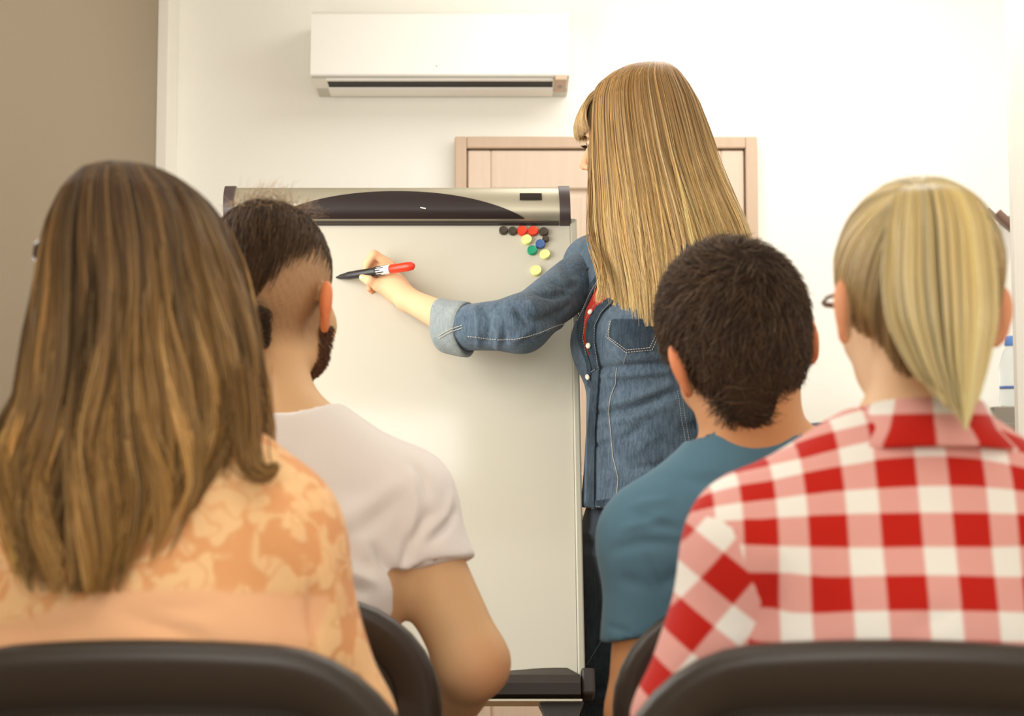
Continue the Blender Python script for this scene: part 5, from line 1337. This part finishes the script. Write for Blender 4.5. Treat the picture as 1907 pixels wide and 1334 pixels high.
        return o_
    # red jersey seen in the open neck
    patch('red_top', [(1121, 520), (1105, 545), (1092, 575), (1087, 605), (1086, 630), (1096, 662)], [(1150, 520), (1137, 552), (1122, 566), (1104, 588), (1096, 618), (1103, 662)], TB, M['red_top'], .001, .001, label='bright red top under the open shirt')
    # plackets
    patch('placket', [(1116, 508), (1098, 535), (1080, 580), (1077, 610), (1080, 640), (1094, 676), (1097, 720)], [(1128, 512), (1110, 540), (1090, 582), (1087, 612), (1089, 640), (1102, 680), (1104, 720)], TB, M['denim'], .004, .003, (6, 40))
    patch('placket', [(1136, 556), (1112, 574), (1096, 600), (1093, 630), (1100, 660), (1106, 690), (1103, 740), (1098, 800), (1097, 860), (1096, 940)], [(1148, 562), (1124, 584), (1112, 606), (1110, 634), (1115, 662), (1119, 684), (1116, 740), (1112, 800), (1111, 860), (1110, 944)], TB, M['denim'], .005, .003, (7, 70))
    seam('stitching', [(1148, 562), (1125, 586), (1114, 608), (1113, 636), (1117, 662), (1119, 684), (1108, 694)], TB, M['thread2'], .009)
    seam('stitching', [(1134, 556), (1111, 573), (1096, 598), (1091, 630), (1098, 662)], TB, M['thread2'], .009)
    seam('stitching', [(1126, 512), (1108, 542), (1092, 578), (1081, 600)], TB, M['thread'], .008)
    for bx_, by_ in ((1104, 585), (1101, 644), (1100, 700)):
        h_ = hit(bx_, by_, TB)
        if h_: BM().lathe([(.0055, 0), (.0058, .001), (.005, .0028), (.0035, .0022)], h_[0]+h_[1]*.0075, h_[1], 18).done('shirt_button', M['button'], R, True)
    # breast pocket with double stitching
    patch('breast_pocket', [(1142, 596), (1135, 628), (1150, 642), (1168, 655)], [(1240, 596), (1232, 612), (1222, 632), (1215, 652)], TB, M['denim'], .0035, .0025, (20, 16))
    for k_ in (0, 4):
        seam('stitching', [(1142-k_*.5, 600), (1134+k_, 628), (1168+k_*.3, 655-k_), (1214-k_, 651-k_), (1236-k_, 600)], TB, M['thread'], .0066)
    seam('stitching', [(1168, 657), (1161, 678)], TB, M['thread2'], .002, .0007)
    seam('stitching', [(1149, 686), (1147, 715), (1138, 740), (1134, 765), (1138, 800), (1142, 850), (1152, 890), (1148, 935)], TB, M['thread'], .0016, .0007, False)
    for k_ in (0, 7): seam('stitching', [(1262+k_, 728), (1268+k_, 775), (1276+k_, 820), (1282+k_, 866)], TB, M['thread2'], .0016)
    seam('stitching', [(1098, 941), (1125, 944), (1150, 938), (1172, 922)], TB, M['thread'], .002, .0007)
    patch('hem', [(1092, 936), (1090, 948)], [(1200, 920), (1200, 934)], TB, M['denim'], .003, .002, (30, 4))
    # far pocket flap with its button
    patch('pocket_flap', [(1070, 505), (1066, 520), (1068, 530)], [(1098, 498), (1088, 518), (1082, 526)], TB, M['denim'], .004, .003, (8, 8))
    for T_ in (TB,):
        h_ = hit(1078, 518, T_)
        if h_: BM().lathe([(.0055, 0), (.0058, .001), (.005, .0028), (.0035, .0022)], h_[0]+h_[1]*.008, h_[1], 18).done('shirt_button', M['button'], R, True)
    # sleeve seam and cuff stitching
    seam('stitching', [(872, 626), (920, 632), (960, 632), (1005, 620), (1040, 606), (1062, 600)], TS, M['thread'], .0018, .0007)
    for k_ in (0, 5): seam('stitching', [(818, 625+k_), (840, 613+k_), (862, 606+k_)], TS, M['thread'], .002, .0007, False)
    for k_ in (0,): seam('stitching', [(1128, 1180), (1110, 1210), (1092, 1240)], TJ, M['thread2'], .0018, .0005)
    # shirt collar around the neck under the hair
    b = BM(); n_ = 40; cn = J['neck']+V3(0, 0, -.015); rings = []
    for (rr_, zz) in ((.056, .0), (.058, .028), (.064, .03), (.082, .002), (.086, -.012), (.082, -.014)):
        rings.append([cn+V3(rr_*math.cos(t_), rr_*math.sin(t_), zz+.0) - f*0 - V3(0, 0, .03)*max(0, float(np.dot(V3(math.cos(t_), math.sin(t_), 0), f))) for t_ in np.linspace(0, 2*math.pi, n_, endpoint=False)])
    VV = np.array(rings).reshape(-1, 3); nr = len(rings)
    link('collar', npmesh('collar', VV, np.array([(i*n_+j, ((i+1) % nr)*n_+j, ((i+1) % nr)*n_+(j+1) % n_, i*n_+(j+1) % n_) for i in range(nr) for j in range(n_)])), M['denim'], R)

    # ---- hair
    Yh = 3.12
    rows = [(121, 1196, 1232, Yh, .02), (126, 1168, 1252, Yh, .055), (138, 1140, 1266, Yh, .078), (160, 1112, 1282, Yh, .092), (190, 1100, 1298, Yh, .10), (230, 1098, 1311, Yh-.003, .104), (300, 1100, 1332, Yh-.01, .108),
            (360, 1103, 1356, Yh-.02, .115), (420, 1104, 1382, Yh-.035, .125), (480, 1110, 1402, Yh-.045, .135), (540, 1124, 1396, Yh-.05, .14), (620, 1138, 1372, Yh-.055, .145)]
    E = Env(rows)
    def endf(th):
        x = np.cos(th); near = -np.sin(th)
        e = 600-np.clip(x-.05, 0, 1)*0
        e = np.where(x > .05, 560-60*np.clip((x-.05)/.5, 0, 1), 602-30*np.clip(-x-.72, 0, 1)*3.5)
        return np.where(near > -.2, e, 440.0)
    base_end = lambda th: np.minimum(endf(th)-70, np.where(np.cos(th) > .25, 450, 520))
    E.base('hair_base', .88, base_end, (134, 98, 50), M['hair_base'], R)
    cc = lambda N, T: hair_cols(N, T, (160, 122, 72), (224, 188, 124), .27, (242, 220, 170), .18, .55)
    def flare(th, sc, py, t, lt, li): return th, sc, py
    long_hair('long_hair', E, R, 13000, 28, endf, cc, .00052, 41, 170, .34, (.045, .9, .018), (math.pi*.93, math.pi*2.10), .92, flare=flare, jag=26, lockdep=.020, lockvar=.13)
    long_hair('loose_strands', E, R, 1500, 28, lambda th: endf(th)-8, cc, .0004, 47, 300, .02, (.05, 1.3, .012), (math.pi*.95, math.pi*2.08), .99, jag=40)
    long_hair('far_side_hair', E, R, 1500, 22, lambda th: 500+0*th, cc, .0008, 42, 40, .5, (.03, 1, .01), (math.pi*.10, math.pi*.93), .93)
    # thin lock that falls in front of the chest
    r = np.random.default_rng(44); n = 110; T = 24; t = np.linspace(0, 1, T); pts = np.array([P(x_, y_, Y_) for x_, y_, Y_ in ((1106, 300, 3.09), (1104, 400, 3.07), (1106, 455, 3.04), (1120, 500, 2.99), (1122, 530, 2.97), (1116, 560, 2.97))])
    base = np.stack([np.interp(t*5, range(6), pts[:, i]) for i in range(3)], 1); base[1:-1] = .25*base[:-2]+.5*base[1:-1]+.25*base[2:]
    pa = base[None]+r.normal(0, .005, (n, 1, 3))*np.linspace(1, .7, T)[None, :, None]+.003*np.sin(t*9+r.uniform(0, 6, (n, 1)))[..., None]*V3(1, 0, 0)
    strands('front_lock', pa, .0006, cc(n, T), M['hair'], R)
    # fringe: over the forehead down to the brows
    n = 1500; T = 14; pa = np.zeros((n, T, 3)); top = V3(.0, .02, .138)
    for i in range(n):
        x = r.uniform(-.062, .062); yb = .098-.9*x*x*9; k_ = r.uniform(.95, 1.03)
        a0 = V3(x*.5, .035+r.uniform(-.02, .02), .129-.35*abs(x)*.3); a1 = V3(x*.85, .092*k_-abs(x)*.25, .108); a2 = V3(x, .121*k_-x*x*9, .070); a3 = V3(x*1.02+r.normal(0, .002), .116*k_-x*x*10, .038+r.normal(0, .004))
        for j, t_ in enumerate(np.linspace(0, 1, T)):
            pa[i, j] = H.p(*((1-t_)**3*a0+3*(1-t_)**2*t_*a1+3*(1-t_)*t_*t_*a2+t_**3*a3))
    strands('fringe', pa, .0006, hair_cols(n, T, (160, 124, 76), (206, 172, 116), .2, (232, 208, 160), .2, .5), M['hair'], R)
    # a few loose hairs standing off the back
    n = 160; T = 22; th = r.uniform(-.5, .25, n); tt = np.linspace(0, 1, T)[None]; py = 150+(r.uniform(420, 530, n)[:, None]-150)*tt
    sc = 1.0+.09*r.random((n, 1))*tt**2+.03*np.sin(tt*7+r.uniform(0, 6, (n, 1)))*tt
    strands('loose_hair', E.at(py, th[:, None]+0*tt, sc), .0003, hair_cols(n, T, (214, 184, 130), (244, 226, 184), .1), M['hair'], R)

    # ---- the marker in her hand
    tip = P(647, 520.5, 3.0); u, v = board_uv(647, 520.5); tip = BP(u, v, .002); end = P(771, 495, float(tip[1])-.088); ax = unit(end-tip); L = float(np.linalg.norm(end-tip))
    pen = empty('marker_pen', tuple(float(q) for q in tip), 'black and white marker pen with red end, held in the writing hand', 'marker')
    BM().lathe([(.0006, 0), (.0028, .005), (.0034, .011), (.0036, .0125)], tip, ax, 16).done('nib', M['pen_black'], pen, True)
    BM().lathe([(.0052, .0115), (.0058, .018), (.0070, .026), (.0084, .034), (.0092, L*.52), (.0092, L*.54)], tip, ax, 24).done('barrel', M['pen_black'], pen, True)
    BM().lathe([(.00915, L*.54), (.0094, L*.56), (.0096, L*.70), (.0092, L*.705)], tip, ax, 24).done('printed_sleeve', M['pen_white'], pen, True, label='white sleeve with black stripes')
    for k_ in range(12):
        t_ = k_*math.pi/6; u_ = unit(np.cross(ax, V3(0, 0, 1))); w_ = np.cross(ax, u_); dd = (u_*math.cos(t_)+w_*math.sin(t_))*.0093
        z0_ = L*.52; z1_ = L*(.64 if k_ % 2 else .60)
        BM().cyl(tip+ax*z0_+dd, tip+ax*z1_+dd, .0012, .0012, 8).done('stripe', M['pen_black'], pen, True)
    BM().lathe([(.0086, L*.705), (.0094, L*.715), (.0094, L*.93), (.0086, L*.975), (.005, L*1.0)], tip, ax, 24).done('cap', M['pen_red'], pen, True, label='red cap')
def vec_noise(V): return np.stack([wob(V, 60, 50), wob(V, 60, 51), wob(V, 60, 52)], 1)
teacher()
